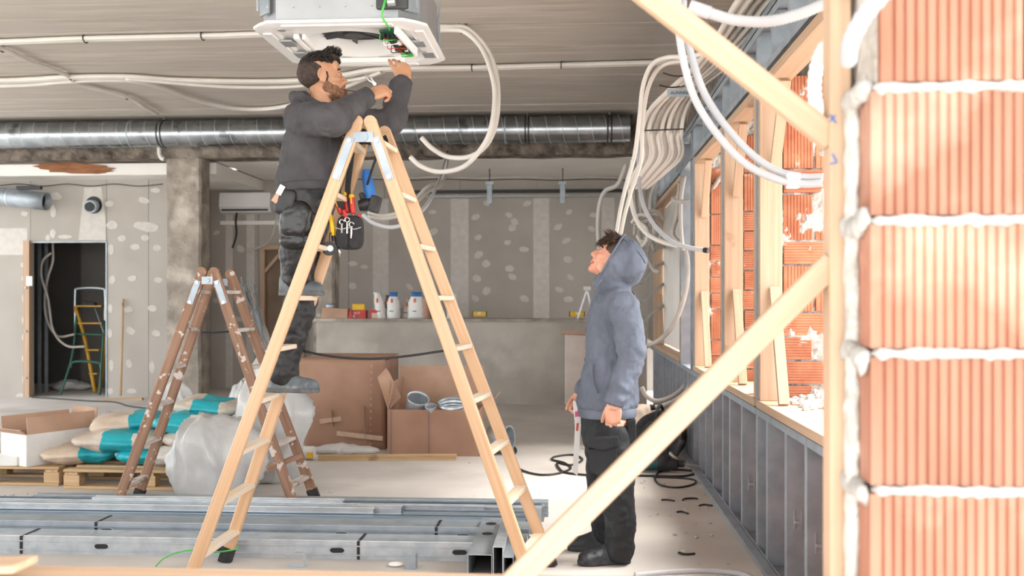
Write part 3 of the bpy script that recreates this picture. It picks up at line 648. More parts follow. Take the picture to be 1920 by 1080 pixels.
# panel: octagon slab with round opening
mb = MB(); n = 48
def octr(a, h, c):
    dx, dy = cos(a), sin(a); t = min(h/max(abs(dx), 1e-6), h/max(abs(dy), 1e-6), (2*h-c)/(abs(dx)+abs(dy))); return Vector((dx*t, dy*t, 0))
rings = []
cc = Vector((acx, acy, 0)); 
def ring(fn, z): return [cc+fn(2*pi*i/n)+Vector((0, 0, z)) for i in range(n)]
circ = lambda r: (lambda a: Vector((r*cos(a), r*sin(a), 0)))
oc = lambda h, c: (lambda a: octr(a, h, c))
seq = [ring(oc(H-.03, .1), AZ+.03), ring(oc(H, .1), AZ+.018), ring(oc(H, .1), AZ+.004), ring(oc(H-.012, .1), AZ), ring(oc(H-.1, .08), AZ), ring(oc(H-.112, .08), AZ+.014), ring(circ(.31), AZ+.018), ring(circ(.295), AZ+.008), ring(circ(.275), AZ+.01), ring(circ(.255), AZ+.045), ring(circ(.235), AZ+.1)]
vs = [v for r in seq for v in r]; fs = [(i*n+j, i*n+(j+1) % n, (i+1)*n+(j+1) % n, (i+1)*n+j) for i in range(len(seq)-1) for j in range(n)]
mb.add(vs, fs).build('panel', 'acw', ac, smooth='auto')
MB().cyl((acx, acy, AZ+.1), (acx, acy, AZ+.11), .24, n=32).build('fan_well', 'dark', ac)
mb = MB()
for i in range(7):
    a = 2*pi*i/7; d = Vector((cos(a), sin(a), 0)); mb.box(cc+d*.14+Vector((0, 0, AZ+.08)), (.16, .035, .004), rotm('Z', a) @ rotm('X', .5))
mb.build('fan_blade', 'dgrey', ac); MB().cyl((acx, acy, AZ+.06), (acx, acy, AZ+.1), .06, n=20).build('fan_hub', 'dgrey', ac, smooth='auto')
# air slots, raised bars and foam blocks on the panel
for (dx, dy, lx, ly) in ((0, -H+.055, .6, .05), (0, H-.055, .6, .05), (-H+.055, 0, .05, .6), (H-.055, 0, .05, .6)):
    MB().box((acx+dx, acy+dy, AZ-.002), (lx, ly, .012)).build('louvre_flap', 'acw', ac, bevel=.004)
for (dx, dy) in ((-.36, -.1), (-.36, .16), (.38, -.05), (.40, .2)):
    MB().box((acx+dx, acy+dy, AZ-.004), (.07, .12, .012)).build('recess_shade', 'acg', ac, bevel=.003)  # raised grey boxes; the shade of the pockets is put into their colour
for (dx, dy, lx, ly) in ((-.28, -.1, .03, .26), (-.24, -.1, .02, .24), (-.02, .33, .5, .05), (-.28, .28, .12, .1)):
    MB().box((acx+dx, acy+dy, AZ-.0), (lx, ly, .03)).build('foam_block', 'eps', ac, bevel=.006)
MB().cyl((acx-.32, acy-.36, AZ-.006), (acx-.32, acy-.36, AZ+.004), .022, n=14).build('sensor_cap', 'acg', ac)
# body
mb = MB(); P_ = octo(.43, .1, AZ+.02); mb.add(P_+[p+Vector((0, 0, .3)) for p in P_], [(i, (i+1) % 8, 8+(i+1) % 8, 8+i) for i in range(8)]+[tuple(range(8, 16))]); mb.build('casing', 'acg', ac)
for sx in (-1, 1):
    for sy in (-1, 1):
        x, y_ = acx+sx*.40, acy+sy*.40
        MB().box((x, y_, AZ+.17), (.09, .012, .2), rotm('Z', radians(45*sx*sy*-1)+pi/2*0)).build('mounting_bracket', 'galvd', ac)
        MB().cyl((x+sx*.03, y_+sy*.03, AZ+.08), (x+sx*.03, y_+sy*.03, ZC), .006, n=6).build('threaded_rod', 'galvd', ac)
MB().box((acx+.3, acy-.41, AZ+.115), (.17, .09, .08)).build('terminal_cover', 'dgrey', ac, bevel=.01)
MB().box((acx+.3, acy-.41, AZ+.2), (.2, .08, .09)).build('terminal_box', 'acw', ac, bevel=.012)
for k in range(6): MB().cyl((AX0+.1+.14*k, acy-.431, AZ+.1), (AX0+.1+.14*k, acy-.437, AZ+.1), .006, n=6).build('casing_screw', 'steel', ac)
# control board
pb = at(745, 78, Z=AZ-.03)
cb = MB().box(pb, (.085, .34, .012), rotm('Z', -.16) @ rotm('X', -.1)).build('control_board', 'pcb', ac)
mrot = rotm('Z', -.16) @ rotm('X', -.1)
for k in range(26):
    o = pb+mrot @ Vector((R.uniform(-.035, .035), R.uniform(-.15, .15), -.014))
    MB().box(o, (R.uniform(.01, .03), R.uniform(.01, .035), R.uniform(.008, .03)), mrot).build('board_component', R.choice(['dark', 'dark', 'dark', 'pcb', 'acw', 'orange', 'dgrey']), cb)
MB().box(pb+mrot @ Vector((.052, 0, .0)), (.012, .36, .05), mrot).build('board_tray', 'acw', ac)
MB().box(pb+mrot @ Vector((.0, .17, -.012)), (.07, .02, .025), mrot).build('green_connector', 'green', cb)
for k in range(5):
    a = pb+mrot @ Vector((-.04, -.16+.06*k, -.012)); b = pb+mrot @ Vector((-.02, -.1+.06*k, -.03)); c = pb+mrot @ Vector((.02, -.06+.06*k, -.012))
    MB().tube(spline([a, (a+b)/2+Vector((-.02, 0, -.02)), b, c], 6), .0025, 5).build('board_wire', ['green', 'acw', 'red', 'dark', 'acw'][k], cb)
for k, dx in enumerate((0, .012)):
    MB().tube(spline([at(725-3*k, -30, Y=5.0), at(722+dx*100, 0, Y=4.98), at(716, 28, Y=4.98), at(726, 46, Y=5.02), at(733, 60, Y=5.15), at(746, 68, Y=5.25)], 8), .005, 6).build('earth_wire', 'green', ac)
MB().cyl(at(727, 4, Y=4.96), at(741, 3, Y=4.96), .022, n=12).build('cable_gland', 'acg', ac)
# ============================================================ step ladders
def ladder(name, label, st, zs, wood, tread, wd, th, twd, plate, oneside=()):
    e = empty(name, ((st[0][0].x+st[2][0].x)/2, (st[0][0].y+st[1][0].y)/2, 0), label, 'ladder')
    up = Vector((0, 1, 0))
    for i, (b, t) in enumerate(st):
        d = (t-b).normalized(); b2 = b+d*.03
        timber('stile', b2, t, wd, th, wood, e, up=up, bevel=.006)
        MB().bar(b, b+d*.085, wd*1.12, th*1.4, up).build('rubber_foot', 'rubber', e, bevel=.004)
        MB().cyl(t+Vector((0, -th/2, 0)), t+Vector((0, th/2, 0)), wd/2, n=20).build('stile_tip', wood, e, smooth='auto')
    for side in (0, 2):
        (b0, t0), (b1, t1) = st[side], st[side+1]
        for z in zs:
            p = b0+(t0-b0)*((z-b0.z)/(t0.z-b0.z)); q = b1+(t1-b1)*((z-b1.z)/(t1.z-b1.z))
            timber('tread', p, q, twd, .024, tread, e, bevel=.003)
            s_ = Vector((0, 1, 0)) 
    for fr in (0, 1):
        sgn = -1 if fr == 0 else 1
        L, Rr = st[fr], st[fr+2]
        dL = (L[1]-L[0]).normalized(); dR = (Rr[1]-Rr[0]).normalized()
        off = Vector((0, sgn*(th/2+.003), 0)); top = L[1].z
        apex = (L[1]+Rr[1])/2-Vector((0, 0, .075*plate))
        for t_, d in ((L[1], dL), (Rr[1], dR)):
            a = t_-d*.08*plate+off; b = t_-d*.3*plate+off
            MB().bar(a, b, wd*.62, .004, up).build('hinge_plate', 'galvd', e)
            for q in (t_-d*.1*plate, t_-d*.285*plate): MB().cyl(q+off, q+off*1.0+Vector((0, sgn*.008, 0)), .011, n=10).build('bolt_head', 'steel', e)
        MB().bar(apex+off+Vector((-.05*plate, 0, 0)), apex+off+Vector((.05*plate, 0, 0)), .004, .05, Vector((0, 0, 1))).build('hinge_plate', 'galvd', e)
        MB().cyl(apex+off, apex+off+Vector((0, sgn*.008, 0)), .024*plate, n=18).build('hinge_pivot', 'galvd', e, smooth='auto')
    return e
V = Vector
big = [(at(347, 1110, Z=0), at(670, 229, Y=4.62)), (at(421, 1054, Z=0), at(688, 245, Y=4.9)), (at(1003, 1110, Z=0), at(695, 229, Y=4.62)), (at(1034, 1062, Z=0), at(722, 248, Y=4.9))]
LZ = [at(x, y_, Y=4.75).z for x, y_ in ((415, 1020), (447, 927), (480, 837), (515, 745), (548, 651), (580, 559), (615, 465), (650, 370), (680, 275))]
bl = ladder('step_ladder', 'tall pale pine double step ladder that the worker stands on', big, LZ, 'ladder', 'tread', .062, .03, .06, 1.0)
MB().tube(spline([at(553, 655, Y=4.95), at(620, 668, Y=4.95), at(690, 673, Y=4.95), at(760, 668, Y=4.95), at(838, 657, Y=4.95)], 8), .006, 6).build('spreader_cord', 'dark', bl, smooth=True)
old = [(at(214, 962, Z=0), at(379, 510, Y=6.25)), (at(257, 938, Z=0), at(399, 514, Y=6.5)), (at(556, 962, Z=0), at(402, 510, Y=6.25)), (at(592, 938, Z=0), at(432, 514, Y=6.5))]
ol = ladder('step_ladder', 'short weathered brown step ladder spattered with paint, standing before the sacks', old, [.17, .44, .70, .95, 1.2, 1.455], 'oldwood', 'oldtread', .066, .03, .06, .75)
timber('cross_bar', at(500, 880, Y=6.2), at(566, 853, Y=6.3), .05, .03, 'oldwood', ol)
run('spreader_chain', None, None, [at(378, 623, Y=6.55), at(410, 623, Y=6.5), at(445, 620, Y=6.55)], .006, 'dark', 6, parent=ol)
# ============================================================ foreground timbers
tf = empty('timber_bracing', (0, 2.05, .765), 'raw timber window frame with two diagonal braces in the opening nearest the camera', 'frame')
timber('bottom_rail', (-2.2, 2.05, .775), (.545, 2.05, .775), .1, .05, 'timber', tf)
PXa, PXb = at(1557, 500, Y=2.0).x, at(1596, 500, Y=2.0).x
timber('post', ((PXa+PXb)/2, 2.03, .8), ((PXa+PXb)/2, 2.03, 2.6), PXb-PXa, .06, 'timber', tf, up=V((0, 1, 0)))
timber('diagonal_brace', at(1560, 262, Y=2.03), at(1150, -60, Y=2.03), .03, .05, 'timber', tf, up=V((0, 0, 1)))
timber('diagonal_brace', at(1560, 492, Y=2.03), at(945, 1108, Y=2.03), .03, .05, 'timber', tf, up=V((0, 0, 1)))
o = timber('loose_plank', (-1.6, 2.0, .808), at(48, 1058, Y=1.98), .09, .016, 'timber'); tag(o, 'short pale plank resting on the bottom rail at the corner of the frame', 'plank')
# pencil marks on the post
for (x, y_, dx, dy) in ((1556, 215, 12, 16), (1556, 228, 10, -12), (1556, 308, 14, -4), (1560, 288, 8, 14)):
    MB().bar(at(x, y_, Y=1.9985), at(x+dx, y_+dy, Y=1.9985), .0015, .003).build('pencil_mark', 'blue', tf)
# ============================================================ clutter on the floor and counter
M['foil'] = mat('translucent_polythene', '#d9dad9', '#eeeeec', .3, scale=4, detail=8, trans=.3, bump=.5, bscale=9, bdist=.02, spec=.7)
M['paperw'] = mat('white_paper', '#dcdcda', '#e8e8e6', .8, scale=6)
M['paperb'] = mat('beige_paper', '#c9b7a6', '#d8c9ba', .85, scale=5)
M['matblack'] = mat('dusty_black', '#232426', '#3b3b3c', .75, scale=14, c3='#6a6865', c3scale=10, c3lo=.62, c3hi=.75)
def bagmat(name, base1, base2, stripe, segs):
    m = bpy.data.materials.new(name); m.use_nodes = True; nt = m.node_tree; N = nt.nodes; L = nt.links; b = N['Principled BSDF']
    tc = N.new('ShaderNodeTexCoord'); n = N.new('ShaderNodeTexNoise'); n.inputs['Scale'].default_value = 5; n.inputs['Detail'].default_value = 6
    L.new(tc.outputs['Object'], n.inputs['Vector'])
    r = N.new('ShaderNodeValToRGB'); r.color_ramp.elements[0].color = lin(base1); r.color_ramp.elements[1].color = lin(base2); r.color_ramp.elements[0].position = .35; r.color_ramp.elements[1].position = .65
    L.new(n.outputs[0], r.inputs[0])
    sx = N.new('ShaderNodeSeparateXYZ'); L.new(tc.outputs['Object'], sx.inputs[0])
    ad = N.new('ShaderNodeMath'); ad.operation = 'MULTIPLY_ADD'; ad.inputs[1].default_value = .12; L.new(n.outputs[0], ad.inputs[0]); L.new(sx.outputs[0], ad.inputs[2])
    mr = N.new('ShaderNodeMapRange'); mr.inputs[1].default_value = -.45; mr.inputs[2].default_value = .55; L.new(ad.outputs[0], mr.inputs[0])
    r2 = N.new('ShaderNodeValToRGB'); r2.color_ramp.interpolation = 'CONSTANT'
    r2.color_ramp.elements[0].position = 0; r2.color_ramp.elements[0].color = (0, 0, 0, 1); r2.color_ramp.elements[1].position = segs[0]; r2.color_ramp.elements[1].color = (1, 1, 1, 1)
    for i, s in enumerate(segs[1:]):
        e = r2.color_ramp.elements.new(s); v = float(i % 2); e.color = (v, v, v, 1)
    L.new(mr.outputs[0], r2.inputs[0])
    mx = N.new('ShaderNodeMixRGB'); L.new(r2.outputs[0], mx.inputs[0]); L.new(r.outputs[0], mx.inputs[1]); mx.inputs[2].default_value = lin(stripe)
    L.new(mx.outputs[0], b.inputs['Base Color']); b.inputs['Roughness'].default_value = .4
    bp = N.new('ShaderNodeBump'); bp.inputs['Strength'].default_value = .5; bp.inputs['Distance'].default_value = .02
    n2 = N.new('ShaderNodeTexNoise'); n2.inputs['Scale'].default_value = 16; L.new(tc.outputs['Object'], n2.inputs['Vector']); L.new(n2.outputs[0], bp.inputs['Height']); L.new(bp.outputs[0], b.inputs['Normal'])
    M[name] = m
bagmat('bag_a', '#c2b3a3', '#d8cfc5', '#1fa6b4', [.42, .66]); bagmat('bag_b', '#cdc6be', '#dedad5', '#22aebb', [.2, .5, .72, .86]); bagmat('bag_c', '#c7b4a0', '#d5c5b3', '#1d9fae', [.55, .9])
def pillow(name, m, c, size, rz, tilt=(0, 0), seed=0, amp=.042):
    mb = MB(); mb.ell((0, 0, 0), (size[0]/2, size[1]/2, size[2]/2), None, 44, 26, .55)
    vs = []
    for v in mb.v:
        ex = max(abs(v.x)/(size[0]/2), abs(v.y)/(size[1]/2)); v = v.copy()
        v.z *= 1-.75*max(0, ex-.55)**1.3/.45**1.3*.9
        nn = noise.noise(v*7+Vector((seed, 0, 0))); n2 = abs(noise.noise(v*18+Vector((seed*2, 3, 0))))
        v += v.normalized()*(amp*nn-.6*amp*n2); vs.append(v)
    me = bpy.data.meshes.new(name); me.from_pydata(vs, [], mb.f); me.polygons.foreach_set('use_smooth', [True]*len(me.polygons)); me.materials.append(M[m])
    o = bpy.data.objects.new(name, me); COL.objects.link(o); o.location = c; o.rotation_euler = (tilt[0], tilt[1], rz); ORG[o.name] = Vector(c); return o
def seam(o, size, m='paperw'):
    return o
# pallets
def pallet(label, x0, x1, y0, y1, rz=0):
    c = Vector(((x0+x1)/2, (y0+y1)/2, 0)); e = empty('pallet', c, label, 'pallet')
    for k in range(5):
        y_ = y0+.05+(y1-y0-.1)*k/4; timber('deck_board', (x0, y_, .134), (x1, y_, .134), .1, .02, 'pallet', e)
    for k in range(3):
        x = x0+.06+(x1-x0-.12)*k/2; timber('stringer_board', (x, y0, .112), (x, y1, .112), .1, .02, 'pallet', e)
        for j in range(3):
            y_ = y0+.05+(y1-y0-.1)*j/2; MB().box((x, y_, .062), (.12, .09, .08)).build('block', 'pallet', e, bevel=.003)
    for j in range(3):
        y_ = y0+.05+(y1-y0-.1)*j/2; timber('bottom_board', (x0, y_, .011), (x1, y_, .011), .1, .02, 'pallet', e)
    return e
pallet('worn timber pallet under the pile of turquoise sacks', -3.78, -2.5, 6.9, 7.75)
pallet('grey worn timber pallet under the white open box', -5.2, -3.87, 7.0, 7.75)
# sacks
def sack(m, label, px, z, Y, size, rz, tilt=(0, 0), seed=0):
    c = at(px, 820, Y=Y); c.z = z
    o = pillow('cement_sack', m, c, size, rz, tilt, seed); tag(o, label, 'sack', 'building sacks piled on the pallet'); return o
sack('bag_c', 'lowest beige sack at the edge of the pallet beside the white open box', 158, .225, 7.22, (.6, .42, .15), .12, (0, -.04), 1)
sack('bag_b', 'lowest pale sack behind the weathered ladder legs', 306, .225, 7.18, (.68, .42, .15), -.06, (0, .02), 2)
sack('bag_a', 'sack with a broad turquoise front at the middle of the pile', 228, .335, 7.16, (.7, .42, .15), .05, (.06, .04), 3)
sack('bag_c', 'brown paper sack leaning on the turquoise-fronted sack', 240, .445, 7.36, (.54, .4, .15), .3, (.08, -.06), 4)
sack('bag_a', 'sack with turquoise panel behind the rungs of the weathered ladder', 388, .335, 7.24, (.66, .44, .16), -.1, (0, .0), 5)
sack('bag_b', 'pale sack with torn turquoise print second from the top', 370, .45, 7.28, (.64, .44, .16), .05, (0, .04), 6)
sack('bag_a', 'topmost sack with bright turquoise print on the pile', 396, .56, 7.5, (.54, .4, .13), -.1, (.08, .06), 7)
sack('bag_c', 'brown sack half hidden at the back of the pile', 320, .37, 7.62, (.6, .34, .15), .05, (0, 0), 8)
# polythene
def crumple(name, label, c, r, seed, amp=.075, m='foil', base=True, rz=0, cat='plastic sheet', fq=4.2):
    mb = MB(); mb.ell((0, 0, 0), r, rotm('Z', rz), 70, 44, 1.08); vs = []
    for v in mb.v:
        d = v.normalized(); q = v*fq+Vector((seed, seed*.3, 0))
        qs = Vector((q.x, q.y, q.z*.45)); n = .9*noise.noise(q*.8)+.75*(1-abs(noise.noise(qs*1.2)))**4-.3+.3*(1-abs(noise.noise(qs*2.4+Vector((9, 2, 4)))))**4
        u = v+d*amp*n
        u.z = max(u.z, -r[2]*.6+.02*nz(v*9)) if base else u.z
        vs.append(u)
    zm = min(v.z for v in vs)
    mb.v = [Vector(c)+v-Vector((0, 0, zm)) for v in vs]
    o = mb.build(name, m, smooth=True); tag(o, label, cat); return o
g = at(400, 940, Z=0)
crumple('plastic_sheet', 'big crumpled heap of milky polythene beside the weathered ladder', (at(404, 900, Y=6.75).x, 6.75, 0), (.36, .22, .36), 3)
crumple('plastic_sheet', 'standing folds of milky polythene behind the tall ladder leg', (at(512, 850, Y=7.3).x, 7.32, 0), (.28, .2, .62), 9)
crumple('plastic_bag', 'white knotted plastic bag standing on top of the sacks', (at(322, 760, Y=7.7).x, 7.75, .42), (.15, .12, .2), 5, .06, 'foil', cat='bag', fq=7)
crumple('plastic_bag', 'clear grey plastic wrap left of the sacks by the open box', (at(196, 815, Y=7.62).x, 7.68, .14), (.18, .12, .2), 12, .08, 'foil', cat='bag', fq=6)
crumple('plastic_bag', 'pale sack of polythene leaning between column and ladder', (at(458, 755, Y=9.2).x, 9.2, 0), (.18, .16, .38), 15, .06, 'foil', cat='bag', fq=6)
# white open carton
def carton(label, c, L, W, H, rz, m_out, m_in, flaps, name='carton', t=.006):
    e = empty(name, c, label, 'box'); c = Vector(c); rm = rotm('Z', rz)
    def b(off, dims, rot=None, nm='side_panel', m=m_out): 
        return MB().box(c+rm @ Vector(off), dims, rm @ (rot or Matrix.Identity(3))).build(nm, m, e)
    b((0, 0, t), (L, W, t), nm='bottom_panel')
    for s in (-1, 1):
        b((s*L/2, 0, H/2), (t, W, H)); b((0, s*W/2, H/2), (L, t, H))
        b((s*(L/2-t), 0, H/2), (t*.6, W-t*2, H-.004), nm='inner_lining', m=m_in); b((0, s*(W/2-t), H/2), (L-t*2, t*.6, H-.004), nm='inner_lining', m=m_in)
    for (side, ang, ln) in flaps:
        # ang: 0 straight up, positive outward
        if side in 'lr':
            s = -1 if side == 'l' else 1
            p = Vector((s*L/2, 0, H)); d = Vector((s*sin(ang), 0, cos(ang)))
            MB().box(c+rm @ (p+d*ln/2), (t, W*.98, ln), rm @ rotm('Y', s*ang)).build('flap', m_in, e)
        else:
            s = -1 if side == 'f' else 1
            p = Vector((0, s*W/2, H)); d = Vector((0, s*sin(ang), cos(ang)))
            MB().box(c+rm @ (p+d*ln/2), (L*.98, t, ln), rm @ rotm('X', -s*ang)).build('flap', m_in, e)
    return e
cx = at(84, 858, Y=7.25)
wb_ = carton('open white carton with brown cardboard flaps on the left pallet', (cx.x, 7.32, .145), .34, .58, .24, -.5, 'paperw', 'cardl', [('l', .15, .12), ('r', -.1, .13), ('b', .1, .15), ('f', .9, .06)])
o = MB().cyl((cx.x, 7.3, .3), (cx.x+.02, 7.3, .33), .13, n=24).build('filter_disc', 'paperw'); tag(o, 'round cream disc lying inside the open white carton', 'disc')
o.location.z = .20
for i, (px, py, dims, lab) in enumerate(((30, 866, (.3, .3, .05), 'black flat plastic tray behind the white slab at the picture edge'), (162, 800, (.1, .3, .14), 'black plastic crate end between the carton and the plastic wrap'))):
    p = at(px, py, Y=7.3 if i == 0 else 7.6); o = MB().box((p.x, p.y, .145+dims[2]/2), dims, rotm('Z', .2)).build('plastic_tray', 'matblack', bevel=.01); tag(o, lab, 'tray')
p = at(6, 872, Y=7.1); o = MB().box((p.x, p.y, .145+.035), (.3, .2, .07), rotm('Z', .1)).build('foam_slab', 'paperw', bevel=.004); tag(o, 'flat white slab on the left pallet at the picture edge', 'slab')
# big cardboard boxes
xb0 = at(572, 850, Y=8.9).x; xb1 = at(722, 850, Y=8.9).x
b1 = empty('cardboard_box', ((xb0+xb1)/2, 9.3, 0), 'tall closed brown cardboard box with a bulging taped front', 'box')
X0, X1 = at(560, 675, Y=8.9).x, at(722, 675, Y=8.9).x; Hb = at(640, 674, Y=8.9).z
def bulge(u, v):
    x = (xb0+(X0-xb0)*v)*(1-u)+(xb1+(X1-xb1)*v)*u
    return (x, 8.9-.05*sin(pi*u)*sin(pi*v)-.01*nz((u*5, v*5, 3)), Hb*v)
MB().sheet(bulge, 16, 16).build('front_panel', 'card', b1, smooth=True, solid=.006)
MB().prism([V((xb0, 8.93, 0)), V((xb1, 8.93, 0)), V((X1, 8.93, Hb-.01)), V((X0, 8.93, Hb-.01))], (0, .66, 0)).build('box_core', 'card', b1)
MB().box(((X0+X1)/2, 9.1, Hb+.004), (X1-X0, .36, .006)).build('flap', 'card', b1); MB().box(((X0+X1)/2, 9.45, Hb+.012), (X1-X0, .3, .006), rotm('X', .04)).build('flap', 'card', b1)
M['tape'] = mat('clear_tape', '#c3a792', '#cfb6a3', .15, scale=20, spec=.9, coat=.5)
for (a, b_) in (((632, 812), (718, 822)), ((683, 762), (686, 845)), ((622, 768), (624, 800)), ((640, 785), (600, 790))):
    pa, pb_ = at(*a, Y=8.86), at(*b_, Y=8.86); MB().bar(pa+V((0, -.012, 0)), pb_+V((0, -.012, 0)), .002, .045).build('packing_tape', 'tape', b1)
for k in range(13):
    p = at(697-k*.2, 686+k*12.2, Y=8.86); MB().box(p+V((0, -.008, 0)), (.012, .006, .022)).build('staple', 'cardl', b1)
# open flap leaning from tall box corner
x0, x1 = at(727, 857, Y=8.57).x, at(898, 857, Y=8.57).x
b2 = carton('open brown cardboard box full of round steel duct fittings', ((x0+x1)/2, 8.83, 0), x1-x0, .52, .415, 0, 'card', 'cardl', [('b', .12, .36), ('r', .9, .2), ('l', -.2, .26)], 'cardboard_box')
for px in (733, 804): 
    x = at(px, 800, Y=8.566).x; MB().box((x, 8.563, .2), (.006, .004, .41)).build('printed_line', mat('faded_blue_print', '#7d6a78', '#86727f', .8), b2)
MB().add([at(724, 690, Y=8.84), at(731, 700, Y=8.84), at(752, 745, Y=8.75), at(728, 770, Y=8.62), at(708, 708, Y=8.8)], [(0, 1, 2, 3, 4)]).build('loose_flap', 'cardl', b2, solid=.006)
def fitting(label, px, py, Y, r, h, tilt):
    p = at(px, py, Y=Y); e = empty('duct_fitting', p, label, 'duct fitting'); rm = rotm('X', tilt[0]) @ rotm('Y', tilt[1]); 
    pts = [p+rm @ V((0, 0, h*k/6)) for k in range(7)]
    MB().tube(pts, [r*.93, r*.93, r, r*.95, r, r*.95, r*1.03], 26, caps=False).build('collar', 'galv', e, smooth='auto', solid=.004)
    MB().tube([p+rm @ V((0, 0, .02)), p+rm @ V((0, 0, .025))], r*.9, 24).build('damper_plate', 'galvd', e)
    return e
fitting('tilted steel duct fitting at the left inside the open box', 779, 770, 8.72, .1, .15, (.5, .25))
fitting('steel duct fitting lying level at the right inside the open box', 848, 772, 8.7, .125, .1, (.25, 0))
fitting('small steel duct fitting between the two larger ones in the box', 808, 772, 8.62, .05, .06, (.4, 0))
p0 = at(935, 835, Y=8.75); p1 = at(952, 835, Y=8.72)
e = empty('duct_fitting', (p1.x, 8.75, 0), 'steel duct collar lying on the floor behind the tall ladder leg', 'duct fitting')
c = Vector(((p0.x+p1.x)/2, 8.75, .13)); MB().tube([c+V((-.12, .05, 0)), c+V((-.02, .01, 0)), c+V((.05, -.02, 0)), c+V((.055, -.022, 0))], [.12, .12, .12, .13], 26, caps=False).build('collar', 'galv', e, smooth='auto', solid=.004)
MB().cyl(c+V((-.1, .04, 0)), c+V((-.09, .037, 0)), .115, n=24).build('damper_plate', 'galvd', e)
o = timber('timber_batten', at(597, 858, Z=.025), at(856, 857, Z=.025), .06, .05, 'pallet'); tag(o, 'rough timber batten on the floor in front of the cardboard boxes', 'batten')
o = timber('timber_batten', at(470, 937, Z=.012), at(690, 944, Z=.012), .09, .022, 'pallet'); tag(o, 'flat timber board on the floor behind the steel profiles', 'batten')
crumple('plastic_wrap', 'strip of white wrapping film at the foot of the tall cardboard box', (at(650, 850, Z=0).x, 8.6, 0), (.32, .07, .05), 21, .03, 'foil', cat='wrap', fq=8)
e = empty('paint_tin', at(578, 862, Z=0), 'small pale tin with a yellow label beside the batten', 'tin'); c = at(578, 862, Z=0); MB().cyl(c+V((-.05, 0, .06)), c+V((.05, 0, .06)), .06, n=18).build('tin_body', 'paperw', e, smooth='auto'); MB().box(c+V((.03, -.05, .05)), (.05, .03, .05)).build('tin_label', 'yellow', e)
# panel of wrapped boards against counter and one more
p = at(1075, 758, Z=0)
e = empty('wrapped_panel', (p.x, 12.7, 0), 'upright pale wrapped panel leaning on the counter beside the hooded man', 'panel')
MB().box((p.x+.05, 12.7, .48), (.32, .1, .94), rotm('X', -.08)).build('wrapping', mat('pinkish_foil', '#cdbdb2', '#ddd0c7', .5, scale=4, bump=.3, bscale=8), e, bevel=.01)
MB().box((p.x+.02, 12.69, .97), (.36, .14, .05), rotm('X', -.08) @ rotm('Y', .05)).build('top_flap', 'cardl', e)
# ---------------------------------------------------------- on the counter
CZ = 1.151
def onc(px, Y=13.05): return Vector((at(px, 596, Y=Y).x, Y, CZ))
p = onc(632); e = empty('carton', p, 'low brown carton lying on its side on the counter', 'box')
MB().prism([p+V((-.2, -.1, 0)), p+V((.17, -.1, 0)), p+V((.17, -.1, .13)), p+V((-.18, -.1, .15))], (0, .2, 0)).build('carton_body', 'cardl', e)
MB().prism([p+V((.175, -.1, 0)), p+V((.25, -.1, .0)), p+V((.21, -.1, .14))], (0, .01, 0)).build('red_flap', 'red', e)
p = onc(619)+V((0, 0, .151)); e = empty('plastic_tub', p, 'white tub with a blue lid on the brown counter carton', 'tub')
MB().cyl(p, p+V((0, 0, .035)), .052, .058, n=20).build('tub_body', 'paperw', e, smooth='auto'); MB().cyl(p+V((0, 0, .035)), p+V((0, 0, .05)), .063, n=20).build('tub_lid', 'blue', e, smooth='auto')
p = onc(674); e = empty('red_carton', p, 'red carton with white lettering on the counter', 'box')
MB().box(p+V((0, 0, .055)), (.2, .14, .11)).build('carton_body', 'red', e); t_ = text('HILTI', 'lettering', p+V((-.075, -.0715, .06)), .042, 'paperw', e)
MB().box(p+V((-.07, -.0705, .03)), (.04, .002, .04)).build('paper_label', 'paperw', e)
p2 = p+V((-.0, 0, .111)); o = MB().box(p2+V((-.01, 0, .045)), (.17, .12, .09), rotm('Z', .2)).build('yellow_pack', 'yellow', bevel=.01); tag(o, 'yellow pack of fixings lying on the red lettered carton', 'pack')
p = onc(706); e = empty('red_carton', p, 'plain small red carton with a beige label beside the lettered one', 'box'); MB().box(p+V((0, .02, .06)), (.17, .14, .12)).build('carton_body', 'red', e); MB().box(p+V((0, -.0505, .04)), (.11, .003, .07)).build('paper_label', 'paperb', e)
def cbag(label, px, h, wd, seed, blue=True, Y=13.05, lean=0, m='paperw'):
    p = onc(px, Y); e = empty('plaster_bag', p, label, 'bag', 'plaster bags on the counter'); rings = []
    for k in range(13):
        t = k/12; wx = wd/2*(1-.1*t) if t < .6 else wd/2*max(.5, .94-1.2*(t-.6)); dy = .06*(1-.85*max(0, (t-.35)/.65))
        if t > .9: wx = wd/2*(.55+.1*(t-.9)/.1)
        ring_ = []
        for j in range(18):
            a = 2*pi*j/18; q = V((wx*cos(a), max(dy, .008)*sin(a), h*t)); q += V((cos(a), sin(a), 0))*.014*nz(q*22+V((seed, 0, 0))); q.x += lean*t*t; ring_.append(p+q)
        rings.append(ring_)
    b = MB().loft(rings).build('bag_body', m, e, smooth=True)
    if blue: MB().loft([[v*1.0+V((0, -.004, 0)) for v in r] for r in rings[10:]]).build('bag_top', 'blue', e, smooth=True)
    MB().box(p+V((-.02, -.062, h*.28)), (.055, .004, .012)).build('printed_mark', 'dgrey', e)
    MB().ell(p+V((-.02+lean*.4, -.04, h*.68)), (.014, .01, .035), None, 8, 6).build('orange_mark', 'orange', e)
    return e
cbag('slim white plaster bag leaning left, first beside the red cartons', 714, .36, .15, 1, False, lean=-.06)
cbag('white plaster bag with a blue top, second from the red cartons', 738, .36, .19, 2, True)
cbag('wide white plaster bag with bright blue top beside the brown tube', 781, .36, .24, 3, True)
cbag('pale plaster bag slumped behind the blue-topped ones', 764, .28, .18, 4, False, 13.17, .04, 'pvcg')
cbag('white bag of filler at the end of the row beyond the ladder stile', 849, .34, .16, 5, False)
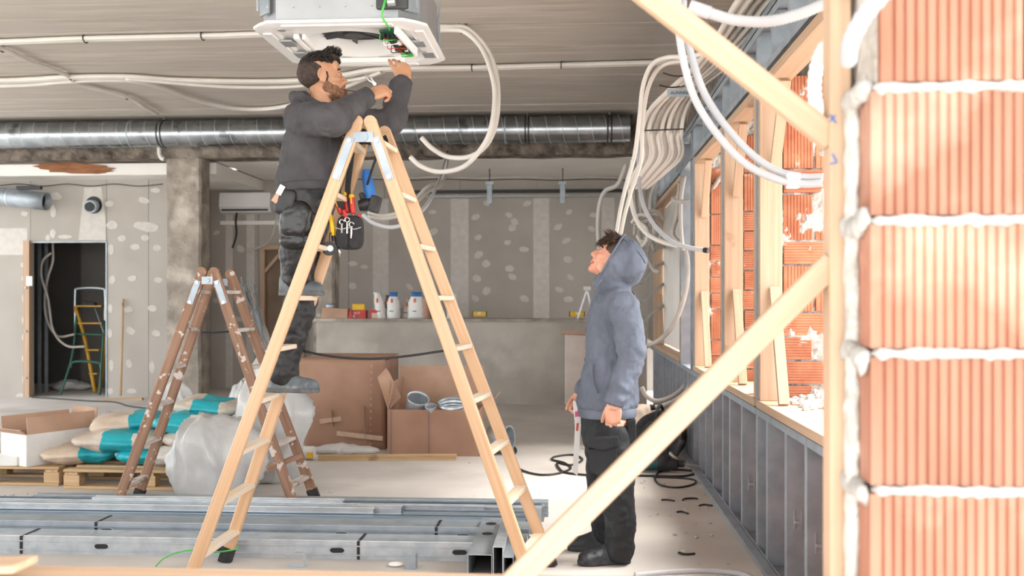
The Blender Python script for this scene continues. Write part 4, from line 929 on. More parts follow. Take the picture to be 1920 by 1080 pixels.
cbag('dusty grey bag tucked behind the slim white bag', 728, .32, .12, 6, False, 13.2, 0, 'dgrey')
p = onc(801); e = empty('sealant_tube', p, 'brown cardboard tube standing beside the plaster bags', 'tube'); MB().cyl(p, p+V((0, 0, .27)), .06, n=20).build('tube_body', 'card', e, smooth='auto'); MB().cyl(p+V((0, 0, .27)), p+V((0, 0, .275)), .062, n=20).build('tube_cap', 'cardl', e)
p = onc(600)+V((0, 0, 0)); o = MB().ell(p+V((0, 0, .04)), (.05, .04, .04), None, 10, 8).build('grey_rag', 'pvcg'); tag(o, 'small crumpled rag at the end of the counter beside the carton', 'rag')
def level(label, px, Y, L):
    p = onc(px, Y)+V((0, .08, .06)); e = empty('spirit_level', p-V((0, 0, .06)), label, 'spirit level')
    MB().box(p, (L, .03, .07)).build('level_body', 'yellow', e, bevel=.008); MB().box(p+V((0, -.016, .01)), (.04, .006, .03)).build('vial', 'acw', e)
    for s in (-1, 1): MB().box(p+V((s*L/2, 0, 0)), (.012, .034, .074)).build('end_cap', 'dark', e)
    return e
level('yellow spirit level standing on the counter right of the ladder', 898, 13.1, .19); level('yellow spirit level on the counter beside the hooded man', 1082, 13.1, .2)
p = onc(1098, 13.0); e = empty('small_stand', p, 'small paint-spattered metal stand on the counter behind the hooded man', 'stand')
for dx in (-.11, .1): MB().bar(p+V((dx, 0, 0)), p+V((.02, 0, .4)), .022, .022).build('leg', 'galv', e)
MB().box(p+V((.02, 0, .41)), (.1, .05, .05)).build('head_joint', 'paperw', e)
# ---------------------------------------------------------- far left: broom, dark room things
e = empty('broom', at(228, 748, Y=13.2), 'wooden push broom leaning against the grey plasterboard beside the doorway', 'broom')
timber('broom_handle', at(226, 742, Y=13.2), at(231, 560, Y=13.41), .032, .032, 'pallet', e, bevel=.008); timber('broom_head', at(178, 752, Y=13.1), at(268, 749, Y=13.1), .06, .05, 'pallet', e)
M['lgreen'] = mat('green_painted_steel', '#28594a', '#356b58', .5, scale=9); M['lyel'] = mat('yellow_painted_steel', '#b88a1e', '#c99a2c', .5, scale=9)
YL = 14.1
e = empty('folding_ladder', at(155, 752, Y=YL), 'green and yellow folding platform ladder inside the dark room', 'ladder')
def tb(pts, r, nm, m): MB().tube(spline([at(x, y_, Y=yy) for x, y_, yy in pts], 6), r, 8).build(nm, m, e, smooth=True)
tb([(141, 620, YL), (141, 552, YL), (147, 541, YL), (190, 541, YL), (197, 552, YL), (197, 620, YL)], .018, 'hoop_rail', 'galv')
tb([(141, 575, YL), (160, 640, YL+.02), (178, 735, YL-.1)], .03, 'front_leg', 'lyel'); tb([(197, 578, YL+.3), (197, 640, YL+.3), (186, 738, YL)], .03, 'front_leg', 'lyel')
tb([(144, 590, YL), (135, 668, YL-.2), (110, 750, YL-.4)], .018, 'rear_leg', 'lgreen'); tb([(196, 600, YL), (192, 660, YL-.2), (186, 750, YL-.35)], .018, 'rear_leg', 'lgreen')
tb([(132, 690, YL-.25), (140, 678, YL-.25), (184, 680, YL-.25), (188, 690, YL-.25)], .018, 'rear_brace', 'lgreen'); tb([(143, 626, YL-.1), (195, 628, YL-.1)], .015, 'rear_brace', 'lgreen'); tb([(178, 578, YL), (195, 625, YL-.1)], .008, 'stay_bar', 'galvd')
for y_, x0, x1 in ((574, 143, 196), (606, 148, 196), (656, 162, 190), (700, 170, 186)):
    MB().box((at(x0, y_, Y=YL)+at(x1, y_, Y=YL))/2, ((x1-x0)*YL/F, .14, .02)).build('step', 'lyel', e)
o = MB().box(at(168, 571, Y=YL), (.2, .1, .07)).build('power_tool', 'matblack', bevel=.02); tag(o, 'dark power tool lying on the folding ladder platform', 'tool')
def rc(label, pts, r, m='pvcg'): return loop(label, pts, r, m, name='hanging_cable')
rc('grey cable looping down inside the dark doorway, outer loop', [(99, 455, 13.9), (99, 490, 13.9), (90, 520, 13.9), (84, 560, 13.9), (88, 600, 13.9), (108, 630, 13.9), (140, 627, 13.9)], .018)
rc('grey cable looping down inside the dark doorway, inner loop', [(96, 474, 13.8), (80, 490, 13.8), (78, 520, 13.8), (90, 560, 13.8), (100, 620, 13.8), (125, 648, 13.8), (160, 650, 13.85)], .018)
for px, l in ((73, 'thin steel upright just inside the dark doorway'), (86, 'second steel upright inside the dark doorway')):
    p = at(px, 600, Y=14.0); o = MB().box2((p.x-.02, 14.0, 0), (p.x+.02, 14.03, 2.4)).build('steel_upright', 'galvd'); tag(o, l, 'stud')
crumple('rubble_heap', 'pale crumpled wrapping on the floor of the dark room', (at(155, 728, Y=14.9).x, 14.5, 0), (.35, .15, .08), 31, .05, 'foil', cat='wrapping', fq=7)
MB().box(at(55, 527, Y=13.382), (.09, .01, .14)).build('notice_sheet', 'paperw'); tag(bpy.data.objects['notice_sheet'], 'small white notice sheet pinned to the doorway jamb', 'notice')
# wall split unit
p = at(466, 382, Y=14.95); e = empty('wall_air_conditioner', p+V((0, 0, -.17)), 'white split air conditioner on the wall beside the concrete column', 'air conditioner')
MB().prism([V((p.x-.41, 14.99, p.z+.16)), V((p.x-.41, 14.78, p.z+.16)), V((p.x-.41, 14.74, p.z-.06)), V((p.x-.41, 14.82, p.z-.15)), V((p.x-.41, 14.99, p.z-.17))], (.82, 0, 0)).build('housing', 'acw', e, bevel=.012)
MB().box((p.x, 14.77, p.z-.115), (.74, .03, .014), rotm('X', .7)).build('outlet_shade', 'dark', e)  # solid dark bar, its colour standing for shade in the air outlet
MB().box2((-5.6, 14.93, 2.60), (-4.4, 14.999, 2.66)).build('trim_1', 'white')['kind'] = 'structure'
# timber framed opening behind the worker
e = empty('timber_opening', at(505, 740, Y=14.9), 'rough timber framed opening beside the counter behind the worker', 'frame')
for px in (493, 566): timber('frame_post', at(px, 740, Y=14.93), at(px, 462, Y=14.93), .07, .06, 'timber', e, up=V((0, 1, 0)))
timber('frame_head', at(490, 464, Y=14.93), at(570, 464, Y=14.93), .06, .07, 'timber', e); timber('frame_brace', at(496, 510, Y=14.93), at(530, 470, Y=14.93), .03, .05, 'timber', e)
MB().box2((at(497, 500, Y=14.97).x, 14.965, 0), (at(562, 500, Y=14.97).x, 14.99, 2.2)).build('back_board', mat('brown_board', '#7d6a59', '#8c7866', .85, scale=3), e)
# spray of cut cables
e = empty('cable_spray', at(470, 660, Y=13.9), 'spray of cut grey cables standing up beside the timber opening', 'cable')
for k in range(16):
    a = R.uniform(-1, 1); x = 458+R.uniform(-14, 10)
    MB().tube(spline([at(508+R.uniform(-5, 5), 742, Y=14.3), at(505+R.uniform(-6, 6), 690, Y=14.2), at(498+R.uniform(-8, 8), 640, Y=14.1), at(480+10*a, 590+R.uniform(-14, 14), Y=14), at(x+14, 555+R.uniform(-16, 20), Y=13.9), at(x+R.uniform(-8, 14), 520+R.uniform(-5, 30), Y=13.8)], 5), .013, 6).build('cable_end', 'pvcg' if k % 3 else 'galvd', e, smooth=True)
loop('black cable stub dangling below the wall air conditioner', [(444, 398, 14.86), (442, 415, 14.8), (443, 440, 14.7), (436, 465, 14.7)], .016, 'dark', name='hanging_cable')
loop('grey conduit loop dropping behind the worker beside the wall air conditioner', [(524, 328, 14.6), (523, 380, 14.6), (512, 440, 14.6), (495, 460, 14.6), (462, 470, 14.6)], .016, 'pvcg')
for k in range(2):
    loop(['upper', 'lower'][k]+' pale conduit swinging behind the hanging drill', [(840, 286+2*k, 12.62), (830, 335+8*k, 12.2), (800, 352+10*k, 11.8), (760, 392+8*k, 11.5), (720, 404+6*k, 11.4), (690, 398+8*k, 11.3)], .022, 'pvc')
loop('bright white conduit end curling below the tool pouch', [(838, 284, 12.62), (826, 330, 11), (808, 372, 8.5), (790, 396, 7.2), (770, 415, 7.0), (735, 426, 7.0), (700, 418, 7.0), (680, 402, 7.0)], .016, 'pvcw')
# ============================================================ steel profiles on the floor
def channel(label, px0, px1, y0, y1, z0, z1, mode='back', m='galv', ext=False, slots=(), bands=(), t=.003, nm='steel_profile'):
    ym = y0
    X0 = at(px0, 1000, Y=ym).x; X1 = at(px1, 1000, Y=ym).x
    e = empty(nm, ((X0+X1)/2, (y0+y1)/2, z0), label, 'steel profile', 'steel profiles laid on the floor')
    if mode == 'back':   # web towards the camera, flanges run back
        prof = [(y0, z0), (y1, z0), (y1, z0+.012), (y1-t, z0+.012), (y1-t, z0+t), (y0+t, z0+t), (y0+t, z1-t), (y1-t, z1-t), (y1-t, z1-.012), (y1, z1-.012), (y1, z1), (y0+.02, z1), (y0+.018, z1+.004), (y0+.012, z1+.004), (y0+.01, z1), (y0, z1), (y0, z1-.018), (y0-.005, z1-.021), (y0-.005, z1-.026), (y0, z1-.029), (y0, z0+.029), (y0-.005, z0+.026), (y0-.005, z0+.021), (y0, z0+.018)]
    elif mode == 'up':   # open trough
        prof = [(y0, z0), (y1, z0), (y1, z1), (y1-.012, z1), (y1-.012, z1-t), (y1-t, z1-t), (y1-t, z0+t), (y0+t, z0+t), (y0+t, z1-t), (y0+.012, z1-t), (y0+.012, z1), (y0, z1)]
    else:                # web on top
        prof = [(y0, z0), (y0, z1), (y0+(y1-y0)*.3, z1), (y0+(y1-y0)*.34, z1-.004), (y0+(y1-y0)*.66, z1-.004), (y0+(y1-y0)*.7, z1), (y1, z1), (y1, z0), (y1-t, z0), (y1-t, z1-t*2), (y0+t, z1-t*2), (y0+t, z0)]
    MB().prism([V((X0, a, b)) for a, b in prof], (X1-X0, 0, 0)).build('profile_body', m, e)
    zc_ = (z0+z1)/2
    for px in slots:
        x = at(px, 1030, Y=y0).x
        mb = MB(); mb.prism([V((x+.022*cos(a)+(.018 if cos(a) > 0 else -.018), y0-.0015, zc_+.014*sin(a))) for a in [i*pi/8 for i in range(16)]], (0, .002, 0)); mb.build('slot_shade', 'dark', e)  # dark oval plate on the web, painted as the shade in a slot
        MB().tube([V((x+.024*cos(a)+(.018 if cos(a) > 0 else -.018), y0-.001, zc_+.016*sin(a))) for a in [i*pi/8 for i in range(17)]], .003, 4).build('slot_rim', 'galv', e)
    for px in bands:
        x = at(px, 1030, Y=y0).x; MB().box2((x-.008, y0-.003, z0), (x+.008, y1+.003, z1+.003)).build('strap_band', 'dark', e)
    return e
channel('front steel profile with oval cable slots, nearest the foot of the ladders', -330, 890, 5.12, 5.3, 0, .095, 'back', 'galv', slots=(190, 415, 632, 862), bands=(40, 672))
channel('steel profile lying behind the front slotted one, strapped with a dark band', -330, 992, 5.34, 5.52, .03, .125, 'back', 'galvd', slots=(200, 640, 868), bands=(180, 818))
M['bzinc'] = mat('bright_zinc', '#cfd6dc', '#e6ebef', .3, .6, scale=9); M['bluez'] = mat('bluish_zinc', '#9fb0be', '#bccad5', .28, .65, scale=6, stretch=(.3, 3, 3))
rows = [(-330, 992, 5.525, 5.60, 0, .10, 'top', 'bzinc', 'narrow bright profile behind the strapped pair'), (-330, 985, 5.605, 5.68, 0, .125, 'up', 'bluez', 'bluish open trough profile in the middle of the stack'),
 (-330, 700, 5.685, 5.74, 0, .15, 'top', 'bzinc', 'raised bright ridge profile ending near the tall ladder feet'), (705, 990, 5.685, 5.74, 0, .11, 'top', 'galvd', 'dull short profile continuing the raised ridge to the right'),
 (-330, 660, 5.745, 5.83, 0, .135, 'up', 'bluez', 'trough-shaped profile left of the white end piece'), (665, 752, 5.745, 5.83, 0, .15, 'top', 'bzinc', 'short bright white profile end in the middle of the stack'), (756, 1000, 5.745, 5.83, 0, .12, 'up', 'galvd', 'open trough profile right of the white end piece'),
 (-330, 908, 5.835, 5.90, 0, .14, 'top', 'galv', 'long ribbed profile behind the white end piece'), (172, 643, 5.91, 5.98, 0, .15, 'top', 'bzinc', 'perforated bright edge bead lying near the back of the stack'),
 (648, 1015, 5.91, 5.98, 0, .12, 'top', 'galv', 'flat perforated strip right of the bright edge bead'), (-330, 1015, 5.985, 6.06, 0, .12, 'up', 'bluez', 'bluish trough profile just before the rearmost one'), (-330, 1020, 6.065, 6.14, 0, .095, 'top', 'galvd', 'low dull profile against the rearmost one')]
for px0, px1, y0, y1, z0, z1, mode, m_, l_ in rows: channel(l_, px0, px1, y0, y1, z0, z1, mode, m_)
e5 = channel('rearmost steel profile with paired loop stamps facing the camera', 62, 1028, 6.2, 6.3, 0, .095, 'back', 'galvd')
for px in (112, 300, 505, 720, 905):
    for dx, fl in ((-7, 1), (7, -1)):
        x = at(px+dx, 960, Y=6.2).x; P = [V((x+fl*.02, 6.197, .055)), V((x-fl*.01, 6.197, .055)), V((x-fl*.022, 6.197, .045)), V((x-fl*.01, 6.197, .035)), V((x+fl*.02, 6.197, .035))]
        MB().tube(P, .0025, 4).build('stamped_loop', 'dark', e5)
M['print'] = mat('faint_ink', '#4a4e52', '#565a5e', .6)
text('UP 2 C 100/50  EN 14195  C2-00  06/23', 'ink_print', (at(735, 962, Y=6.2).x, 6.197, .05), .028, 'print', e5)
# short bundle across
e = empty('profile_bundle', (at(920, 1050, Y=4.95).x, 5.0, 0), 'short steel profiles lying crosswise at the foot of the right ladder leg', 'steel profile')
for k, (px, w_, z1, yb) in enumerate(((905, .12, .15, 5.5), (938, .05, .19, 5.35), (957, .05, .14, 5.4), (975, .04, .11, 5.3))):
    x = at(px, 1050, Y=4.85).x
    prof = [(x-w_/2, .0), (x-w_/2, z1), (x+w_/2, z1), (x+w_/2, 0), (x+w_/2-.003, 0), (x+w_/2-.003, z1-.004), (x-w_/2+.003, z1-.004), (x-w_/2+.003, 0)]
    b = MB().prism([V((a, 4.7, z)) for a, z in prof], (0, yb-4.7-.0, 0)).build('profile_piece', 'galv' if k % 2 else 'galvd', e)
    if k == 0:
        for yy in (5.35, 5.12): MB().cyl((x, yy, z1), (x, yy, z1+.002), .03, n=16).build('hole_shade', 'dark', e)  # dark discs laid on top, coloured as the shade inside holes
# clips & scraps
def scrap(label, px, py, mk, cat='scrap', name='metal_clip', m='galv'):
    p = at(px, py, Z=0); mb = MB(); mk(mb, p); o = mb.build(name, m); tag(o, label, cat); return o
scrap('bent bright steel clip on the floor in front of the profiles', 556, 1062, lambda mb, p: (mb.box(p+V((0, 0, .003)), (.09, .04, .006)), mb.box(p+V((.045, 0, .035)), (.006, .04, .07)), mb.box(p+V((.02, 0, .07)), (.055, .04, .005))))
scrap('upright steel clip standing in front of the profiles near the ladder', 770, 1068, lambda mb, p: (mb.box(p+V((0, 0, .035)), (.05, .004, .07)), mb.box(p+V((.025, .03, .035)), (.004, .06, .07)), mb.box(p+V((0, .03, .003)), (.05, .06, .006))), m='galvd')
scrap('torn scrap of white paper in front of the profiles', 742, 1062, lambda mb, p: mb.ell(p+V((0, 0, .012)), (.04, .03, .012), None, 9, 6), name='paper_scrap', m='paperw', cat='paper')
run('green_wire', 'bright green wire lying across the profiles beside the ladder foot', 'wire', [at(x, y_, Z=z) for x, y_, z in ((292, 1062, .01), (310, 1045, .1), (345, 1033, .128), (380, 1031, .13), (405, 1035, .128), (440, 1030, .128), (447, 1024, .13))], .004, 'green', 6)
for k, (pts, l) in enumerate(((((1280, 938), (1284, 935), (1300, 934), (1308, 935)), 'short black cable tie on the floor nearest the drill cable'), (((1311, 948), (1320, 946), (1336, 948)), 'black cable tie close to the steel studs'), (((1269, 960), (1278, 959), (1290, 963)), 'small curved black cable tie left of the others'), (((1272, 1036), (1284, 1039), (1303, 1038)), 'black cable tie on the floor nearest the camera'), (((1240, 937), (1252, 937), (1265, 939)), 'thin black cable tie beside the hooded man\'s trousers'))):
    run('cable_tie', l, 'cable tie', [at(x, y_, Z=.008) for x, y_ in pts], .006, 'dark', 6)
# long black cable
run('power_cable', 'black power cable winding over the floor to a coil behind the hooded man', 'cable', [at(x, y_, Z=.008) for x, y_ in ((955, 830), (968, 845), (955, 862), (975, 880), (1010, 890), (1045, 888), (1070, 878), (1058, 868), (1036, 862), (1042, 856), (1075, 853), (1092, 862), (1070, 872), (1045, 868), (1055, 884), (1090, 890), (1140, 892), (1200, 892), (1280, 893), (1305, 884), (1260, 880))], .01, 'dark', 6)
run('tool_cable', 'thin black cable looped on the floor beside the drill', 'cable', [at(x, y_, Z=.007) for x, y_ in ((1258, 880), (1236, 885), (1228, 898), (1240, 910), (1270, 914), (1300, 908), (1302, 900), (1270, 896), (1225, 894))], .008, 'dark', 6)
run('floor_cable', 'dark cable along the floor near the broom and doorway', 'cable', [at(x, y_, Z=.008) for x, y_ in ((60, 745), (110, 748), (170, 752), (215, 754), (245, 762), (300, 768))], .01, 'dark', 6)
# rotary hammer
hx = at(1232, 885, Z=0); e = empty('rotary_drill', hx, 'teal and black corded drill lying on the floor by the stud wall', 'drill')
z = V((0, 0, .07)); ax = V((1, -.05, 0)).normalized()
M['teal'] = mat('teal_plastic', '#1f4d57', '#2a5f69', .5, scale=9)
MB().tube([hx+z+ax*a for a in (-.16, -.15, -.05, 0)], [.04, .058, .06, .056], 16).build('motor_housing', 'teal', e, smooth='auto')
MB().tube([hx+z+ax*a for a in (0, .01, .09, .12, .16, .17, .22)], [.056, .062, .062, .045, .045, .03, .028], 16).build('gear_housing', 'matblack', e, smooth='auto')
MB().cyl(hx+z+ax*.2, hx+z+ax*.42-V((0, 0, .03)), .008, n=8).build('drill_bit', 'steel', e)
a_ = hx+z+ax*.1; MB().tube([a_, a_+V((.06, -.02, .1)), a_+V((.1, -.03, .2))], [.02, .024, .026], 12).build('side_handle', 'matblack', e, smooth='auto')
MB().cyl(a_+V((.03, -.012, .06)), a_+V((.04, -.014, .075)), .045, n=16).build('handle_flange', 'pvcg', e)
MB().tube(spline([hx+z-ax*.13, hx+z-ax*.2+V((0, 0, .06)), hx+z-ax*.16+V((0, 0, .16)), hx+z-ax*.06+V((0, .03, .12))], 6), .018, 8).build('rear_handle', 'matblack', e, smooth=True)
# black cable reel
rc_ = at(1283, 862, Y=8.35); rc_.z = .21; e = empty('cable_reel', (rc_.x-.06, 8.4, 0), 'dusty black cable reel standing against the steel studs', 'reel')
cr = V((rc_.x-.2, 8.42, .22)); nrm = V((-.35, -1, 0)).normalized(); sd_ = V((0, 0, 1)).cross(nrm).normalized()
for k, off in enumerate((-.09, .09)):
    n_ = 30; inner = []
    mb = MB(); c = cr+nrm*off
    rings = [[c+nrm*o_+(sd_*cos(2*pi*i/n_)+V((0, 0, 1))*sin(2*pi*i/n_))*r_ for i in range(n_)] for o_, r_ in ((-.012, .215), (.012, .215), (.016, .19), (.006, .17), (.006, .02))]
    mb.loft(rings).build('flange_disc', 'matblack', e, smooth='auto')
    for j in range(6):
        a = 2*pi*j/6; d = sd_*cos(a)+V((0, 0, 1))*sin(a); MB().cyl(c+d*.11-nrm*.03*(1 if k else 0)+nrm*.0, c+d*.11+nrm*.022, .04, n=14).build('disc_boss', 'dark', e, smooth='auto')
MB().cyl(cr-nrm*.1, cr+nrm*.1, .15, n=26).build('cable_drum', 'dark', e, smooth='auto')
MB().tube(spline([cr+nrm*.1+V((0, 0, .1)), cr+nrm*.13+V((0, 0, .2)), cr+V((0, 0, .27)), cr-nrm*.12+V((0, 0, .2))], 6), .014, 8).build('carry_handle', 'matblack', e, smooth=True)
o = crumple('paper_sack', 'slumped pale paper sack with red print behind the cable reel', (at(1215, 850, Y=8.9).x, 9.0, 0), (.26, .2, .26), 41, .05, 'paperb', cat='sack', fq=4)
MB().box(at(1238, 837, Y=8.72), (.1, .01, .035)).build('red_print', 'red', o)
# small rubble dots on the floor
mb = MB()
for k in range(110):
    if R.random() < .45: p = V((R.uniform(-5, .9), R.uniform(5.5, 12), 0))
    else: p = at(R.gauss(20, 25), R.uniform(925, 942), Z=0) if R.random() < .35 else V((XW-abs(R.gauss(0, .25))-.08, R.uniform(5, 10), 0))
    r = R.uniform(.004, .013); mb.ell(p+V((0, 0, r*.5)), (r*R.uniform(.8, 1.8), r, r*.7), rotm('Z', R.random()*3), 5, 4)
tag(mb.build('plaster_crumbs', 'mortar'), 'scattered plaster crumbs on the dusty floor', 'crumbs', kind='stuff')
# ============================================================ people
M['skin'] = mat('skin', '#a97a5d', '#ba8b6c', .5, scale=14, subsurf=.12, c3='#b8694f', c3scale=9, c3lo=.6, c3hi=.8, bump=.05, bscale=90)
M['skin2'] = mat('fair_skin', '#c98f76', '#d9a58c', .5, scale=14, subsurf=.12, c3='#cf7a66', c3scale=9, c3lo=.55, c3hi=.8, bump=.05, bscale=90)
M['hair'] = mat('dark_brown_hair', '#17110d', '#2b2019', .55, scale=40); M['hair2'] = mat('brown_hair', '#2c1d14', '#4a3222', .5, scale=40)
M['fade'] = mat('cropped_hair', '#2a201a', '#40322a', .8, scale=60); M['beard'] = mat('auburn_beard', '#5c3d2c', '#8a654c', .85, scale=70, lo=.3, hi=.7)
M['stub'] = mat('grey_stubble', '#a77560', '#b98770', .7, scale=80)
M['lips'] = mat('lips', '#a8574a', '#b56456', .45, scale=20); M['eyew'] = mat('eye_white', '#dcd6cf', None, .3); M['iris'] = mat('iris', '#2a1c13', None, .2); M['teeth'] = mat('teeth', '#e6e0d5', None, .3)
M['hood1'] = mat('charcoal_sweatshirt', '#3b3a3d', '#474548', .9, scale=8, bump=.6, bscale=9, bstretch=(1, 1, .35), bdist=.03, c3='#504e50', c3scale=5, c3lo=.55, c3hi=.75)
M['hood2'] = mat('blue_grey_hoodie', '#585e6b', '#676e7c', .9, scale=7, bump=.7, bscale=9, bstretch=(1, 1, .28), bdist=.03, c3='#6f7787', c3scale=4, c3lo=.55, c3hi=.75)
M['trous'] = mat('black_work_trousers', '#131518', '#1e2125', .75, scale=7, bump=.5, bscale=14, bdist=.02, c3='#303338', c3scale=6, c3lo=.62, c3hi=.76)
M['trousd'] = mat('dusty_black_trousers', '#0f0f10', '#1c1c1d', .5, scale=7, bump=.5, bscale=14, bdist=.02, c3='#4a4947', c3scale=8, c3lo=.66, c3hi=.76)
M['leather'] = mat('worn_knee_leather', '#101011', '#1e1e1f', .34, scale=9, c3='#6d6862', c3scale=7, c3lo=.6, c3hi=.75, bump=.3, bscale=20)
M['boot'] = mat('scuffed_black_leather', '#22252a', '#3a4046', .5, scale=14, c3='#7e858b', c3scale=11, c3lo=.6, c3hi=.75, bump=.2, bscale=30)
M['bootd'] = mat('dusty_grey_leather', '#4b5257', '#6a7176', .7, scale=14, c3='#9aa0a3', c3scale=12, c3lo=.55, c3hi=.7, bump=.3, bscale=30)
M['sole'] = mat('grey_rubber_sole', '#4a4b4c', '#6c6c6b', .8, scale=20); M['soled'] = mat('dark_rubber_sole', '#26272a', '#45464a', .8, scale=20)
_tx = {}
def clouds(s, d=2):
    if (s, d) not in _tx:
        t = bpy.data.textures.new('folds', 'CLOUDS'); t.noise_scale = s; t.noise_depth = d; _tx[(s, d)] = t
    return _tx[(s, d)]
def skin_build(mb, name, m, parent=None, voxel=.006, it=4, disp=(), org=None, fac=.5):
    o = mb.build(name, m, parent, smooth=True, org=org)
    r = o.modifiers.new('union', 'REMESH'); r.mode = 'VOXEL'; r.voxel_size = voxel; r.use_smooth_shade = True
    s = o.modifiers.new('soft', 'SMOOTH'); s.factor = fac; s.iterations = it
    for sc_, st in disp:
        d = o.modifiers.new('folds', 'DISPLACE'); d.texture = clouds(sc_); d.strength = st; d.mid_level = .5; d.texture_coords = 'LOCAL'
    return o
def limb(mb, pts, rad, n=18, sub=5, wr=0, seed=0, flat=None):
    P = spline(pts, sub); k = len(P); rs = []
    for i in range(k):
        t = i/(k-1)*(len(rad)-1); a = min(int(t), len(rad)-2); f = t-a; f = f*f*(3-2*f)
        rs.append((rad[a]*(1-f)+rad[a+1]*f)*(1+wr*nz((i*.9, seed, 0))))
    mb.tube(P, rs, n); mb.ell(P[0], (rs[0],)*3, None, 14, 10); mb.ell(P[-1], (rs[-1],)*3, None, 14, 10)
def oring(c, f, hd, hw, n=28, p=.85, tilt=0):
    s = Vector((0, 0, 1)).cross(f).normalized(); out = []
    for i in range(n):
        a = 2*pi*i/n; ca, sa = cos(a), sin(a)
        out.append(c+f*hd*math.copysign(abs(ca)**p, ca)+s*hw*math.copysign(abs(sa)**p, sa)+Vector((0, 0, tilt*ca)))
    return out
class HF:  # head frame
    def __init__(s, c, f, u, k=1.0):
        s.c = Vector(c); s.f = Vector(f).normalized(); u = Vector(u); s.u = (u-s.f*u.dot(s.f)).normalized(); s.s = s.u.cross(s.f); s.k = k
        s.m = Matrix((s.f, s.s, s.u)).transposed()
    def p(s, f, l, u): return s.c+(s.f*f+s.s*l+s.u*u)*s.k
def head(mb, H, jaw=1.0):
    e = lambda f, l, u, r, rot=None, **kw: mb.ell(H.p(f, l, u), [x*H.k for x in r], H.m @ rot if rot else H.m, 20, 14, **kw)
    e(-.018, 0, .032, (.1, .077, .088)); e(.02, 0, .0, (.068, .066, .085)); e(.03, 0, -.045, (.056, .056, .07), p=.9)
    e(.02, 0, -.075, (.062*jaw, .053, .036)); e(.074, 0, -.1, (.02, .024, .019)); e(.06, 0, -.085, (.03, .034, .03))
    e(.068, 0, .024, (.021, .05, .014)); e(.058, 0, .05, (.028, .055, .045))
    for s in (-1, 1):
        e(.05, s*.042, -.022, (.032, .022, .022)); e(.074, s*.031, 0.001, (.011, .016, .010))
        e(.093, s*.011, -.033, (.011, .009, .009)); e(.018, s*.05, -.07, (.045, .012, .03))
        e(-.008, s*.079, -.008, (.017, .006, .031), rotm('Y', .2) @ rotm('Z', s*.35))
        mb.tube([H.p(-.008+.019*cos(a), s*(.083+.004*sin(a)), -.004+.031*sin(a)) for a in [2*pi*i/12-1.2 for i in range(10)]], .0045*H.k, 7)
        e(-.002, s*.078, -.034, (.008, .005, .009))
    mb.tube([H.p(.078, 0, .02), H.p(.088, 0, .0), H.p(.1, 0, -.018), H.p(.107, 0, -.03)], [.009*H.k, .0095*H.k, .011*H.k, .012*H.k], 12); e(.104, 0, -.03, (.0125, .0125, .011))
    e(.083, 0, -.052, (.014, .026, .012)); e(.088, 0, -.06, (.009, .022, .006)); e(.085, 0, -.074, (.011, .019, .008))
def eyes(H, parent, smile=False, sk='skin', hr='hair'):
    for s in (-1, 1):
        MB().ell(H.p(.0752, s*.031, .0005), (.0105*H.k,)*3, None, 12, 10).build('eyeball', 'eyew', parent, smooth=True)
        MB().ell(H.p(.083, s*.0315, .001), (.0045*H.k, .0055*H.k, .0055*H.k), H.m, 10, 8).build('iris', 'iris', parent, smooth=True)
        MB().tube(spline([H.p(.082, s*.014, .024), H.p(.084, s*.032, .029), H.p(.072, s*.05, .022)], 5), .0042*H.k, 6).build('eyebrow', hr, parent, smooth=True)
        MB().tube(spline([H.p(.083, s*.02, .006), H.p(.0862, s*.031, .0085), H.p(.079, s*.043, .005)], 5), .0036*H.k, 6).build('eyelid', sk, parent, smooth=True)
        MB().tube(spline([H.p(.082, s*.02, -.006), H.p(.0855, s*.031, -.0078), H.p(.078, s*.043, -.005)], 5), .0036*H.k, 6).build('eyelid', sk, parent, smooth=True)
    if smile: MB().ell(H.p(.0905, 0, -.0665), (.007*H.k, .016*H.k, .0045*H.k), H.m, 10, 8).build('teeth', 'teeth', parent, smooth=True)
    for u in (-.0585, -.0755): MB().tube(spline([H.p(.078, -.022, -.066), H.p(.092, -.01, u), H.p(.0955, 0, u), H.p(.092, .01, u), H.p(.078, .022, -.066)], 5), .0052*H.k, 7).build('lip', 'lips', parent, smooth=True)
def strands(mb, H, cen, rad, n, ln, pick, dirf, rs, seed=3):
    rr = random.Random(seed); c = 0
    while c < n:
        d = Vector((rr.gauss(0, 1), rr.gauss(0, 1), rr.gauss(0, 1))).normalized()
        if not pick(d): continue
        c += 1; p = Vector((cen[0]+rad[0]*d.x, cen[1]+rad[1]*d.y, cen[2]+rad[2]*d.z)); L = ln*rr.uniform(.6, 1.2); q = Vector(dirf(d, rr)).normalized()
        a, b, c_ = H.p(*p), H.p(*(p+q*L*.55+d*.003)), H.p(*(p+q*L))
        mb.tube([a, b, c_], [rs, rs*.8, rs*.15], 4)
